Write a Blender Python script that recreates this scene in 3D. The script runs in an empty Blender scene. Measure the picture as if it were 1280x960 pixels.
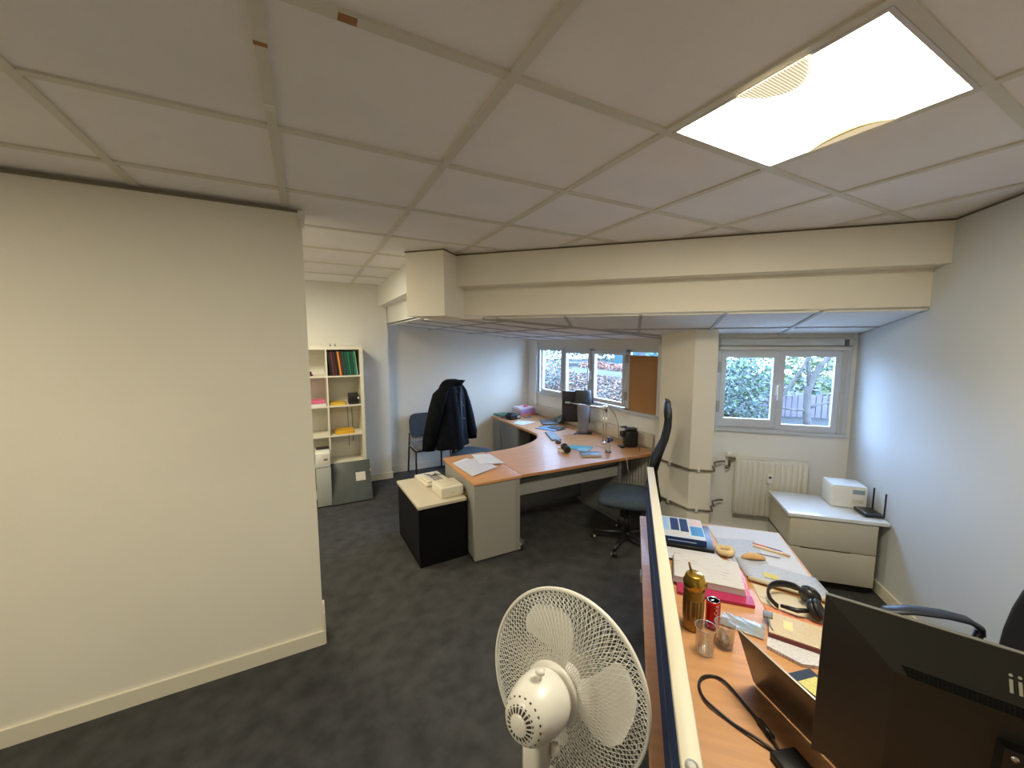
import bpy, bmesh, math, random
from mathutils import Vector, Matrix
random.seed(7)
PI = math.pi
S = math.sqrt(.5)
COL = bpy.context.scene.collection
scene = bpy.context.scene

# ------------------------------------------------------------------ camera, sky, exposure
cam_data = bpy.data.cameras.new('camera')
cam_data.sensor_width = 36.0
cam_data.lens = 36.0 * 487.5 / 1280.0
cam_data.clip_start = 0.02
cam = bpy.data.objects.new('camera', cam_data)
COL.objects.link(cam)
YAW, PITCH, CAM_Z = math.radians(27.868), math.radians(5.97), 1.82
cam.location = (0, 0, CAM_Z)
cam.rotation_euler = (PI / 2 - PITCH, 0, -YAW)
scene.camera = cam

world = bpy.data.worlds.new('sky')
scene.world = world
world.use_nodes = True
bg = world.node_tree.nodes['Background']
bg.inputs[0].default_value = (0.39, 0.62, 1.02, 1)
SKY = 24.5
bg.inputs[1].default_value = SKY
LAMP = 42.0
LAMP_COLOR = (1.0, 0.92, 0.70, 1)

vs = scene.view_settings
vs.view_transform = 'Standard'
vs.look = 'None'
vs.gamma = 1.0
vs.use_curve_mapping = False
vs.exposure = 0.0
scene.cycles.use_denoising = True
scene.cycles.max_bounces = 10
scene.cycles.diffuse_bounces = 6
scene.cycles.sample_clamp_indirect = 8.0


# ------------------------------------------------------------------ helpers
def UV(u, v, z=0.0):
    """Window-front frame (u along the beam, v towards the far window) to world."""
    return Vector((S * (u + v), S * (v - u), z))


MATS = {}


def mat(name, col, rough=0.6, metal=0.0, var=0.0, scale=8.0, bump=0.0, bscale=60.0, alpha=None, emit=None, estr=1.0,
        stretch=None, coat=0.0, trans=0.0, sheen=0.0, col2=None):
    if name in MATS:
        return MATS[name]
    m = bpy.data.materials.new(name)
    m.use_nodes = True
    nt = m.node_tree
    b = nt.nodes['Principled BSDF']
    c = (*col, 1)
    b.inputs['Base Color'].default_value = c
    b.inputs['Roughness'].default_value = rough
    b.inputs['Metallic'].default_value = metal
    if name in ('vent_black', 'vent_slat_black') or name.startswith('dark_navy') or name.startswith('black_lam'):
        b.inputs['Specular IOR Level'].default_value = .15
    if coat:
        b.inputs['Coat Weight'].default_value = coat
    if trans:
        b.inputs['Transmission Weight'].default_value = trans
        b.inputs['IOR'].default_value = 1.45
    if sheen:
        b.inputs['Sheen Weight'].default_value = sheen
    if emit:
        b.inputs['Emission Color'].default_value = (*emit, 1)
        b.inputs['Emission Strength'].default_value = estr
    tc = None
    if var or bump:
        tc = nt.nodes.new('ShaderNodeTexCoord')
        mp = nt.nodes.new('ShaderNodeMapping')
        nt.links.new(tc.outputs['Object'], mp.inputs[0])
        if stretch:
            mp.inputs['Scale'].default_value = stretch
    if var:
        n = nt.nodes.new('ShaderNodeTexNoise')
        n.inputs['Scale'].default_value = scale
        n.inputs['Detail'].default_value = 5
        nt.links.new(mp.outputs[0], n.inputs['Vector'])
        r = nt.nodes.new('ShaderNodeValToRGB')
        r.color_ramp.elements[0].position = .3
        r.color_ramp.elements[1].position = .7
        lo = col2 if col2 else tuple(x * (1 - var) for x in col)
        hi = col if col2 else tuple(min(1, x * (1 + var)) for x in col)
        r.color_ramp.elements[0].color = (*lo, 1)
        r.color_ramp.elements[1].color = (*hi, 1)
        nt.links.new(n.outputs['Fac'], r.inputs[0])
        nt.links.new(r.outputs[0], b.inputs['Base Color'])
    if bump:
        n2 = nt.nodes.new('ShaderNodeTexNoise')
        n2.inputs['Scale'].default_value = bscale
        n2.inputs['Detail'].default_value = 3
        nt.links.new(mp.outputs[0], n2.inputs['Vector'])
        bp = nt.nodes.new('ShaderNodeBump')
        bp.inputs['Strength'].default_value = bump
        bp.inputs['Distance'].default_value = 0.01
        nt.links.new(n2.outputs['Fac'], bp.inputs['Height'])
        nt.links.new(bp.outputs[0], b.inputs['Normal'])
    MATS[name] = m
    return m


def printed(name, base, ink, rows=40.0, cols=14.0, thr=.55, rough=.7):
    """Paper with small rows of print."""
    if name in MATS:
        return MATS[name]
    m = bpy.data.materials.new(name)
    m.use_nodes = True
    nt = m.node_tree
    b = nt.nodes['Principled BSDF']
    b.inputs['Roughness'].default_value = rough
    tc = nt.nodes.new('ShaderNodeTexCoord')
    w = nt.nodes.new('ShaderNodeTexWave')
    w.bands_direction = 'Y'
    w.inputs['Scale'].default_value = rows
    nt.links.new(tc.outputs['Object'], w.inputs['Vector'])
    mp = nt.nodes.new('ShaderNodeMapping')
    mp.inputs['Scale'].default_value = (cols * 6, rows * 1.5, 1)
    nt.links.new(tc.outputs['Object'], mp.inputs[0])
    n = nt.nodes.new('ShaderNodeTexNoise')
    n.inputs['Scale'].default_value = 1.0
    nt.links.new(mp.outputs[0], n.inputs['Vector'])
    mul = nt.nodes.new('ShaderNodeMath')
    mul.operation = 'MULTIPLY'
    nt.links.new(w.outputs['Fac'], mul.inputs[0])
    nt.links.new(n.outputs['Fac'], mul.inputs[1])
    gt = nt.nodes.new('ShaderNodeMapRange')
    gt.inputs['From Min'].default_value = thr * .7
    gt.inputs['From Max'].default_value = thr
    nt.links.new(mul.outputs[0], gt.inputs['Value'])
    mx = nt.nodes.new('ShaderNodeMix')
    mx.data_type = 'RGBA'
    mx.inputs['A'].default_value = (*base, 1)
    mx.inputs['B'].default_value = (*ink, 1)
    nt.links.new(gt.outputs[0], mx.inputs['Factor'])
    nt.links.new(mx.outputs['Result'], b.inputs['Base Color'])
    MATS[name] = m
    return m


def glass_pane(name, tint=(1, 1, 1), refl=.08, power=5.0):
    if name in MATS:
        return MATS[name]
    m = bpy.data.materials.new(name)
    m.use_nodes = True
    nt = m.node_tree
    nt.nodes.remove(nt.nodes['Principled BSDF'])
    out = nt.nodes['Material Output']
    t = nt.nodes.new('ShaderNodeBsdfTransparent')
    t.inputs[0].default_value = (*tint, 1)
    g = nt.nodes.new('ShaderNodeBsdfGlossy')
    g.inputs['Roughness'].default_value = .03
    mx = nt.nodes.new('ShaderNodeMixShader')
    lw = nt.nodes.new('ShaderNodeLayerWeight')
    lw.inputs['Blend'].default_value = .5
    pw = nt.nodes.new('ShaderNodeMath')
    pw.operation = 'POWER'
    pw.inputs[1].default_value = power
    nt.links.new(lw.outputs['Facing'], pw.inputs[0])
    mr = nt.nodes.new('ShaderNodeMapRange')
    mr.inputs['To Min'].default_value = refl * .5
    mr.inputs['To Max'].default_value = .8
    nt.links.new(pw.outputs[0], mr.inputs['Value'])
    nt.links.new(mr.outputs[0], mx.inputs[0])
    nt.links.new(t.outputs[0], mx.inputs[1])
    nt.links.new(g.outputs[0], mx.inputs[2])
    nt.links.new(mx.outputs[0], out.inputs[0])
    MATS[name] = m
    return m


class MB:
    """Collects simple shapes into one mesh."""

    def __init__(self):
        self.v, self.f, self.mi, self.cur, self.smooth = [], [], [], 0, []

    def add(self, vs, fs, smooth=False):
        k = len(self.v)
        self.v += [tuple(p) for p in vs]
        for f in fs:
            self.f.append([i + k for i in f])
            self.mi.append(self.cur)
            self.smooth.append(smooth)
        return self

    def box(self, x0, x1, y0, y1, z0, z1, M=None):
        vs = [Vector((x, y, z)) for z in (z0, z1) for y in (y0, y1) for x in (x0, x1)]
        if M is not None:
            vs = [M @ p for p in vs]
        return self.add(vs, [(0, 2, 3, 1), (4, 5, 7, 6), (0, 1, 5, 4), (2, 6, 7, 3), (0, 4, 6, 2), (1, 3, 7, 5)])

    def rbox(self, x0, x1, y0, y1, z0, z1, r=.01, M=None, seg=2, smooth=True):
        bm = bmesh.new()
        vs = [bm.verts.new((x, y, z)) for z in (z0, z1) for y in (y0, y1) for x in (x0, x1)]
        for q in [(0, 2, 3, 1), (4, 5, 7, 6), (0, 1, 5, 4), (2, 6, 7, 3), (0, 4, 6, 2), (1, 3, 7, 5)]:
            bm.faces.new([vs[i] for i in q])
        r = min(r, .49 * min(x1 - x0, y1 - y0, z1 - z0))
        bmesh.ops.bevel(bm, geom=bm.edges[:], offset=r, segments=seg, affect='EDGES', profile=.5)
        bm.verts.index_update()
        pts = [M @ v.co if M is not None else v.co for v in bm.verts]
        self.add(pts, [[v.index for v in f.verts] for f in bm.faces], smooth)
        bm.free()
        return self

    def prism(self, poly, z0, z1, top=None):
        n = len(poly)
        a = sum(poly[i][0] * poly[(i + 1) % n][1] - poly[(i + 1) % n][0] * poly[i][1] for i in range(n))
        if a < 0:
            poly = poly[::-1]
        zf0 = z0 if callable(z0) else (lambda x, y: z0)
        zf1 = z1 if callable(z1) else (lambda x, y: z1)
        vs = [(x, y, zf0(x, y)) for x, y in poly] + [(x, y, zf1(x, y)) for x, y in poly]
        fs = [list(range(n))[::-1], list(range(n, 2 * n))] + [(i, (i + 1) % n, n + (i + 1) % n, n + i) for i in range(n)]
        return self.add(vs, fs)

    def lathe(self, prof, n=24, M=None, caps=True):
        vs, fs = [], []
        for r, z in prof:
            for i in range(n):
                a = 2 * PI * i / n
                vs.append(Vector((r * math.cos(a), r * math.sin(a), z)))
        m = len(prof)
        for j in range(m - 1):
            for i in range(n):
                fs.append((j * n + i, j * n + (i + 1) % n, (j + 1) * n + (i + 1) % n, (j + 1) * n + i))
        if M is not None:
            vs = [M @ p for p in vs]
        self.add(vs, fs, True)
        if caps:
            k = len(self.v) - m * n
            for ring, flip in ((0, True), (m - 1, False)):
                if prof[ring][0] > 1e-5:
                    f = [k + ring * n + i for i in range(n)]
                    self.f.append(f[::-1] if flip else f)
                    self.mi.append(self.cur)
                    self.smooth.append(False)
        return self

    def tube(self, path, r, n=8, closed=False, caps=True):
        """r: number or list; path: points"""
        P = [Vector(p) for p in path]
        m = len(P)
        R = r if isinstance(r, (list, tuple)) else [r] * m
        vs, fs = [], []
        prev = None
        for j in range(m):
            if closed:
                t = P[(j + 1) % m] - P[j - 1]
            else:
                t = P[min(j + 1, m - 1)] - P[max(j - 1, 0)]
            t.normalize()
            if prev is None:
                a = Vector((0, 0, 1)) if abs(t.z) < .9 else Vector((1, 0, 0))
            else:
                a = prev
            x = (a - t * a.dot(t)).normalized()
            prev = x
            y = t.cross(x)
            for i in range(n):
                an = 2 * PI * i / n
                vs.append(P[j] + R[j] * (math.cos(an) * x + math.sin(an) * y))
        mm = m if closed else m - 1
        for j in range(mm):
            for i in range(n):
                fs.append((j * n + i, j * n + (i + 1) % n, ((j + 1) % m) * n + (i + 1) % n, ((j + 1) % m) * n + i))
        if caps and not closed:
            fs.append(list(range(n))[::-1])
            fs.append([(m - 1) * n + i for i in range(n)])
        return self.add(vs, fs, True)

    def grid(self, fn, nu, nv, thick=0.0):
        """surface fn(u,v) -> point; optional thickness (adds an offset copy below along z)."""
        vs = [Vector(fn(i / nu, j / nv)) for j in range(nv + 1) for i in range(nu + 1)]
        w = nu + 1
        fs = [(j * w + i, j * w + i + 1, (j + 1) * w + i + 1, (j + 1) * w + i) for j in range(nv) for i in range(nu)]
        if thick:
            k = len(vs)
            vs += [p - Vector((0, 0, thick)) for p in vs]
            fs += [tuple(k + i for i in f[::-1]) for f in fs]
            edge = [i for i in range(w)] + [j * w + nu for j in range(1, nv + 1)] + \
                   [nv * w + i for i in range(nu - 1, -1, -1)] + [j * w for j in range(nv - 1, 0, -1)]
            for a, b in zip(edge, edge[1:] + edge[:1]):
                fs.append((b, a, k + a, k + b))
        return self.add(vs, fs, True)

    def loft(self, rings, caps=True):
        n = len(rings[0])
        vs = [p for r in rings for p in r]
        fs = []
        for j in range(len(rings) - 1):
            for i in range(n):
                fs.append((j * n + i, j * n + (i + 1) % n, (j + 1) * n + (i + 1) % n, (j + 1) * n + i))
        if caps:
            fs.append(list(range(n))[::-1])
            fs.append([(len(rings) - 1) * n + i for i in range(n)])
        return self.add(vs, fs, True)

    def build(self, name, mats, parent=None, kind=None, mods=None):
        me = bpy.data.meshes.new(name)
        me.from_pydata(self.v, [], self.f)
        if not isinstance(mats, (list, tuple)):
            mats = [mats]
        for m in mats:
            me.materials.append(m)
        for p, i, s in zip(me.polygons, self.mi, self.smooth):
            p.material_index = i
            p.use_smooth = s
        me.update()
        o = bpy.data.objects.new(name, me)
        COL.objects.link(o)
        if parent:
            o.parent = parent
        if kind:
            o['kind'] = kind
        return o


def tag(o, label, cat, group=None, kind=None):
    o['label'] = label
    o['category'] = cat
    if group:
        o['group'] = group
    if kind:
        o['kind'] = kind
    return o


def thing(name, label, cat, loc=(0, 0, 0), rz=0.0, group=None):
    o = bpy.data.objects.new(name, None)
    o.empty_display_size = .1
    COL.objects.link(o)
    o.location = loc
    o.rotation_euler = (0, 0, rz)
    return tag(o, label, cat, group)


def thing_uv(name, label, cat, u, v, z=0.0, rz=0.0, group=None):
    return thing(name, label, cat, UV(u, v, z), -PI / 4 + rz, group)


def frame(loc=(0, 0, 0), rot=(0, 0, 0)):
    from mathutils import Euler
    return Matrix.Translation(loc) @ Euler(rot).to_matrix().to_4x4()


def clip(poly, hps):
    """Sutherland-Hodgman against half planes a*x+b*y<=c"""
    for a, b, c in hps:
        out = []
        n = len(poly)
        for i in range(n):
            p, q = poly[i], poly[(i + 1) % n]
            dp, dq = a * p[0] + b * p[1] - c, a * q[0] + b * q[1] - c
            if dp <= 1e-9:
                out.append(p)
            if (dp < -1e-9 and dq > 1e-9) or (dp > 1e-9 and dq < -1e-9):
                t = dp / (dp - dq)
                out.append((p[0] + t * (q[0] - p[0]), p[1] + t * (q[1] - p[1])))
        poly = out
        if len(poly) < 3:
            return None
    a = sum(poly[i][0] * poly[(i + 1) % len(poly)][1] - poly[(i + 1) % len(poly)][0] * poly[i][1] for i in range(len(poly)))
    return poly if abs(a) > 6e-4 else None


# ------------------------------------------------------------------ materials
WALL = mat('wall_paint', (.84, .79, .68), .85, var=.03, scale=1.5, bump=.05, bscale=120)
WALL2 = mat('wall_paint_pale', (.80, .79, .75), .85, var=.03, scale=1.5, bump=.05, bscale=120)
TRIM = mat('trim_paint', (.78, .72, .58), .5)
TILE = mat('ceiling_tile', (.90, .86, .85), .9, var=.03, scale=3, bump=.15, bscale=250)
RAIL = mat('ceiling_rail', (.70, .66, .57), .55)
CARPET = mat('carpet', (.050, .049, .047), .95, var=.35, scale=9, bump=.5, bscale=400)
ALU = mat('window_aluminium', (.58, .60, .63), .42, .1)
ALU2 = mat('window_box', (.62, .58, .49), .5)
WHITE = mat('white_plastic', (.80, .78, .72), .35)
CREAM = mat('cream_plastic', (.78, .72, .58), .4)
BLACK = mat('black_plastic', (.012, .012, .013), .4)
BLACKM = mat('black_metal', (.015, .015, .016), .35, .3)
GREYM = mat('grey_metal', (.36, .35, .32), .45, .15)
GREYD = mat('dark_grey_metal', (.17, .175, .17), .5, .1)
CHROME = mat('chrome', (.75, .75, .76), .18, 1.0)
WOOD = mat('beech_laminate', (.62, .31, .135), .46, var=.10, scale=3, stretch=(1, 14, 1), coat=.06)
WOODE = mat('beech_edge', (.55, .25, .09), .45)
PAPER = mat('paper', (.70, .69, .68), .8)
PAPERC = mat('paper_cream', (.62, .53, .38), .8)
BLUEF = mat('blue_grey_fabric', (.045, .065, .085), .8, var=.2, scale=40, bump=.3, bscale=500)
NAVY = mat('navy_fabric', (.018, .04, .13), .85, var=.25, scale=60, bump=.3, bscale=500)
RADW = mat('radiator_enamel', (.74, .71, .63), .4)
PIPE = mat('pipe_paint_worn', (.20, .16, .12), .5, .3, var=.3, scale=30)
RED = mat('red_plastic', (.62, .03, .06), .3)
PINK = mat('pink_card', (.75, .16, .30), .6)
YELLOW = mat('yellow_card', (.80, .47, .03), .6)
ORANGE = mat('orange_card', (.80, .28, .03), .6)
GREEN = mat('green_card', (.01, .17, .09), .5)
GREEN2 = mat('dark_green_card', (.012, .07, .05), .5)
BROWNR = mat('maroon_card', (.10, .02, .02), .5)
STICKY = mat('sticky_note_yellow', (.60, .50, .15), .8)
SKYBLUE = mat('pale_blue_card', (.32, .52, .75), .5)
TURQ = mat('turquoise_card', (.10, .38, .45), .5)
DARKBL = mat('dark_blue_print', (.006, .026, .10), .75)
LEDGER = printed('ledger_print', (.68, .67, .69), (.46, .38, .46), 60, 20, .5)
PLANP = printed('plan_print', (.44, .46, .52), (.28, .28, .36), 25, 10, .62)
NOTEP = printed('note_print', (.60, .48, .32), (.46, .34, .21), 45, 16, .55)
GLASS = glass_pane('window_glass')


# ------------------------------------------------------------------ room shell
CEIL = 2.542
SLAB = 2.60
UR = 1.77          # right wall
fl = MB().prism([(-3.2, -2.4), (1.0, -3.2), (4.6, .6), (4.6, 2.2), (3.6, 5.8), (-3.2, 5.8)], -.06, 0).build('floor', CARPET, None, 'structure')
# left wall and its baseboard
MB().box(-3.1, .017, 2.483, 2.60, 0, CEIL - .006).build('wall_left', WALL, None, 'structure')
bb = MB().box(-3.1, .024, 2.470, 2.483, 0, .085).build('baseboard_left', TRIM, None, 'structure')
MB().box(.017, .030, 2.474, 2.61, 0, .20).build('end_cap', TRIM, bb)
MB().box(-3.1, .02, 2.476, 2.483, CEIL - .02, CEIL - .006).build('shadow_strip_1', mat('painted_shadow_line', (.22, .18, .13), .7), None, 'structure')  # dark strip, paints the shadow line where wall meets ceiling
MB().box(.0, .034, 2.466, 2.50, CEIL - .055, CEIL - .012).box(.012, .03, 2.46, 2.5, CEIL - .10, CEIL - .06).build('trim_2', WHITE, None, 'structure')
# bookcase wall, coat wall, corridor end
MB().box(-1.8, .963, 5.309, 5.50, 0, SLAB).build('wall_bookcase', WALL2, None, 'structure')
MB().box(-1.7, .975, 5.296, 5.309, 0, .085).build('baseboard_bookcase', TRIM, None, 'structure')
MB().box(.90, 3.40, 5.52, 5.70, 0, SLAB).build('wall_far', mat('wall_paint_warm', (.76, .70, .60), .85, var=.03, scale=1.5, bump=.05, bscale=120), None, 'structure')
MB().box(.963, 3.22, 5.508, 5.52, 0, .10).build('baseboard_far', TRIM, None, 'structure')
MB().box(3.225, 3.30, 5.275, 5.52, 0, 1.92).build('wall_nook', WALL2, None, 'structure')
MB().box(-1.9, -1.75, 2.55, 5.5, 0, SLAB).build('wall_corridor', WALL, None, 'structure')
# walls behind the camera
MB().box(-3.2, -3.05, -2.4, 2.6, 0, SLAB).build('wall_back_left', WALL, None, 'structure')
MB().box(-3.2, 1.0, -2.35, -2.2, 0, SLAB).build('wall_back', WALL, None, 'structure')


def uvbox(mb, u0, u1, v0, v1, z0, z1):
    return mb.prism([tuple(UV(u, v)[:2]) for u, v in ((u0, v0), (u1, v0), (u1, v1), (u0, v1))], z0, z1)


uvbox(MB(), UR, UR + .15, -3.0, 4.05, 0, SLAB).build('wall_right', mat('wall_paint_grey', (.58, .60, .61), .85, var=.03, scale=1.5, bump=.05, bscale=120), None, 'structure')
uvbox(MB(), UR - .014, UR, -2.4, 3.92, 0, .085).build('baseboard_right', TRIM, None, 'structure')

# window walls: W2 along the beam direction at v=3.92, W1 at x=3.27
V2, X1 = 3.92, 3.27
w2 = MB()
uvbox(w2, .3, 1.85, V2, V2 + .22, 0, 1.035)
uvbox(w2, 1.735, 1.92, V2, V2 + .22, 1.03, 2.32)
uvbox(w2, .3, .742, V2, V2 + .22, 1.03, 2.32)
uvbox(w2, .7, 1.80, V2 + .02, V2 + .22, 1.90, 2.32)
w2.build('wall_window_right', WALL2, None, 'structure')
uvbox(MB(), .69, 1.77, V2 - .03, V2, .0, .12).build('baseboard_window', WALL2, None, 'structure')
w1 = MB()
w1.box(X1, X1 + .1, 2.3, 5.6, 0, 1.035).box(X1, X1 + .1, 5.262, 5.6, 1.03, 2.32).box(X1, X1 + .1, 2.3, 2.76, 1.03, 2.32).box(X1 + .02, X1 + .1, 2.6, 5.4, 1.87, 2.32)
w1.build('wall_window_left', WALL2, None, 'structure')
# pilaster between the windows
MB().prism([(2.97, 2.60), (2.97, 2.244), tuple(UV(.69, 3.69)[:2]), tuple(UV(.69, 3.95)[:2]), (3.29, 2.60)], 0, 2.2).build('wall_pillar', WALL, None, 'structure')
MB().box(3.245, 3.27, 2.83, 2.885, .1, 1.875).build('trim_3', WHITE, None, 'structure')
# cable trunking under the left window
MB().rbox(3.215, 3.27, 2.89, 5.26, .70, .845, .006).build('trim_4', mat('trunking', (.60, .55, .45), .5), None, 'structure')

# beam with a stepped face, along u; second beam along y; box in front of it
bm_ = MB()
prof = [(3.0, SLAB), (3.0, 2.287), (3.14, 2.287), (3.14, 2.027), (3.24, 2.027), (3.24, SLAB)]
ra = [UV(-1.79, v, z) for v, z in prof]
rb = [UV(UR + .02, v, z) for v, z in prof]
bm_.add(ra + rb, [list(range(6)), list(range(6, 12))[::-1]] + [(i, 6 + i, 6 + (i + 1) % 6, (i + 1) % 6) for i in range(6)])
bm_.build('beam_window_side', WALL, None, 'structure')
b2 = MB()
prof2 = [(.86, SLAB), (.86, 2.287), (.97, 2.287), (.97, 2.05), (1.06, 2.05), (1.06, SLAB)]
ra = [Vector((x, 3.38 - (x - .86) * .6, z)) for x, z in prof2]
rb = [Vector((x, 5.45, z)) for x, z in prof2]
b2.add(ra + rb, [list(range(6))[::-1], list(range(6, 12))] + [(i, (i + 1) % 6, 6 + (i + 1) % 6, 6 + i) for i in range(6)])
b2.build('beam_corridor_side', WALL2, None, 'structure')
uvbox(MB(), -1.735, -1.402, 2.775, 3.16, 2.033, SLAB).build('beam_box', WALL, None, 'structure')
DARKGAP = mat('painted_shadow_gap', (.13, .10, .07), .8)  # dark colour for strips that paint in the shade along the ceiling edge
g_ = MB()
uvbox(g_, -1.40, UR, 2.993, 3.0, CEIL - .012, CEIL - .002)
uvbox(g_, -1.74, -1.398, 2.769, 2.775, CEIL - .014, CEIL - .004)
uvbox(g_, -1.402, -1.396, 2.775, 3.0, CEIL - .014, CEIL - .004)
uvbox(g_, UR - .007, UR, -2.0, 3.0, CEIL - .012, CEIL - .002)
g_.build('shadow_strip_2', DARKGAP, None, 'structure')


# ------------------------------------------------------------------ suspended ceilings: every tile its own object
def tiled_ceiling(root, org, d1, d2, step, I, J, regions, zf, skip=(), rw=.015, tile=TILE, rail=RAIL):
    d1, d2 = Vector(d1), Vector(d2)
    n_ = 0
    for i in range(*I):
        for j in range(*J):
            if (i, j) in skip:
                continue
            a0, a1, b0, b1 = (i * step + rw - .002, (i + 1) * step - rw + .002, j * step + rw - .002, (j + 1) * step - rw + .002)
            q = [Vector(org) + d1 * a + d2 * b for a, b in ((a0, b0), (a1, b0), (a1, b1), (a0, b1))]
            dz = random.uniform(0, .002)
            for hp in regions:
                p = clip([tuple(x) for x in q], hp)
                if p:
                    MB().prism(p, lambda x, y: zf(x, y) + .007 + dz, lambda x, y: zf(x, y) + .022).build('tile', tile, root)
                    n_ += 1
    for k, (dd, ee, R1, R2) in enumerate(((d1, d2, J, I), (d2, d1, I, J))):
        for j in range(R1[0], R1[1] + 1):
            w = rw
            lo, hi = R2[0] * step, R2[1] * step
            q = [Vector(org) + dd * a + ee * b for a, b in ((lo, j * step - w), (hi, j * step - w), (hi, j * step + w), (lo, j * step + w))]
            for hp in regions:
                p = clip([tuple(x) for x in q], hp)
                if p:
                    dz = .0004 * k
                    MB().prism(p, lambda x, y: zf(x, y) - dz, lambda x, y: zf(x, y) + .014).build('ceiling_rail', rail, root)
    return n_


ceil = MB().prism([(-3.2, -2.4), (.2, -3.0), (3.67, .912), (1.025, 3.557), (1.06, 5.8), (-3.2, 5.8)], SLAB, SLAB + .1).build('ceiling', WALL, None, 'structure')
GX, GY = .9004 * .6, 1.6927 * .6
tiled_ceiling(ceil, (GX, GY), (1, 0), (0, 1), .6, (-6, 5), (-6, 8),
              [[(-1, 0, 3.05), (1, 0, .862), (0, -1, 2.2), (0, 1, 5.309)],
               [(-1, 0, -.862), (1, 1, 3.0 / S), (1, -1, UR / S), (0, -1, 2.2)]],
              lambda x, y: CEIL, skip={(1, -1), (-2, 4), (-4, -1)})
# rail clips seen on the bar by the left wall, rust stains
rc = MB().box(-.078, -.044, 1.46, 1.50, CEIL - .002, CEIL).build('rail_clip', WHITE, ceil)
RUST = mat('rust', (.36, .17, .06), .8)
MB().box(-.075, -.045, 1.185, 1.20, CEIL - .001, CEIL + .001).box(.10, .14, 1.004, 1.028, CEIL - .001, CEIL + .001).build('rust_mark', RUST, ceil)

K1 = (2.027 - 1.887) / (3.93 - 3.14)
zp1 = lambda x, y: 2.027 - K1 * (S * (x + y) - 3.14)
K2 = (2.06 - 1.886) / (2.97 - .97)
zp2 = lambda x, y: 2.06 - K2 * (x - .97)
# hip line between the two slopes
hx0, hy0, hx1, hy1 = 1.35, 3.09, 2.97, 2.60
ha, hb = (hy1 - hy0), -(hx1 - hx0)
hc = ha * hx0 + hb * hy0
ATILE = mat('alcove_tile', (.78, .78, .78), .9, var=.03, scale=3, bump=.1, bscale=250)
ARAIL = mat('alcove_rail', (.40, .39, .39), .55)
ceil2 = MB().prism([(.90, 3.49), (3.55, .84), (4.256, 1.54), (3.42, 2.38), (3.40, 5.7), (.95, 5.7)], 2.3, 2.36).build('ceiling_alcove', WALL2, None, 'structure')
o1 = UV(.05, 3.07)
tiled_ceiling(ceil2, o1[:2], (S, -S), (S, S), .575, (-3, 4), (0, 2),
              [[(-ha, -hb, -hc), (-1, -1, -3.14 / S), (1, 1, 3.925 / S), (1, -1, UR / S)]], zp1, rw=.012, tile=ATILE, rail=ARAIL)
tiled_ceiling(ceil2, (.97, 2.25), (1, 0), (0, 1), .6, (0, 4), (0, 6),
              [[(ha, hb, hc), (-1, -1, -3.14 / S), (1, 0, X1), (0, 1, 5.52), (-1, 0, -.97)]], zp2, rw=.012, tile=ATILE, rail=ARAIL)
h_ = MB()
h_.tube([(1.35, 3.09, zp2(1.35, 0) + .002), (2.95, 2.606, zp2(2.95, 0) + .002)], .011, 6).build('ceiling_rail', ARAIL, ceil2)
# a loose bright rail end near the hip
MB().box(-.010, .010, 0, .30, -.004, .0, Matrix.Translation((1.86, 2.50, 2.012)) @ Matrix.Rotation(-PI / 4, 4, 'Z') @ Matrix.Rotation(-.17, 4, 'X')).build('ceiling_rail', WHITE, ceil2)


# ------------------------------------------------------------------ recessed ceiling lamps
def troffer(i, j, label, strength):
    x0, y0 = GX + i * .6, GY + j * .6
    t = thing('ceiling_lamp', label, 'lamp', (x0 + .3, y0 + .3, CEIL))
    b = MB()
    for a in ((-.288, -.276, -.288, .288), (.276, .288, -.288, .288), (-.276, .276, -.288, -.276), (-.276, .276, .276, .288)):
        b.box(a[0], a[1], a[2], a[3], -.002, .05)
    b.box(-.288, .288, -.288, .288, .05, .056)
    b.build('lamp_housing', mat('lamp_housing', (.62, .58, .55), .4), t)
    e = mat('lamp_diffuser', (.9, .9, .85), .5, emit=LAMP_COLOR[:3], estr=strength)
    # acrylic sheet sagging in its middle
    def sag(u, v):
        x, y = (u - .5) * .552, (v - .5) * .552
        s = max(0.0, 1 - (abs(y) / .22) ** 2.2) * (.55 + .45 * abs(x) / .276)
        return (x, y, .010 - .011 * s)
    MB().grid(sag, 24, 24).build('diffuser', e, t)
    return t


lamp = troffer(1, -1, 'square recessed ceiling lamp, brightly lit, with a sagging diffuser', LAMP)
# loose prismatic sheet under the diffuser: two crescents showing past the bright middle
LOOSE = mat('loose_lens', (.80, .70, .48), .5, emit=(1, .8, .48), estr=.55)
lb = MB()
RIB = mat('lens_ribs', (.55, .50, .40), .6, emit=(1, .86, .62), estr=.42)
def crescent(x_e, yc, half, depth, z, skew=0.0, n=24):
    """edge of the sagging sheet: points along the frame side and along the bow"""
    a, b = [], []
    for k in range(n + 1):
        q = -1 + 2 * k / n
        w_ = depth * max(0.0, 1 - abs(q) ** 2.2) * (1 + skew * q)
        a.append((x_e, yc + half * q, z))
        b.append((x_e - math.copysign(w_, x_e), yc + half * q, z))
    return a, b
ea, eb = crescent(-.287, -.035, .095, .115, -.0050)
m = MB()
for k in range(24):
    m.add([ea[k], ea[k + 1], eb[k + 1], eb[k]], [(0, 1, 2, 3)])
m.build('lens_sheet', mat('lens_sheet', (.75, .70, .58), .5, emit=(1, .90, .70), estr=.80), lamp)
m = MB()
for k in range(24):
    y_ = (ea[k][1] + ea[k + 1][1]) / 2
    w_ = abs(eb[k][0] + .287) * .93
    if w_ > .01:
        m.box(-.287, -.287 + w_, y_ - .0016, y_ + .0016, -.0075, -.0055)
m.build('lens_ribs', RIB, lamp)
ea, eb = crescent(.277, .015, .135, .060, -.0052, -.45)
m = MB()
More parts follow.
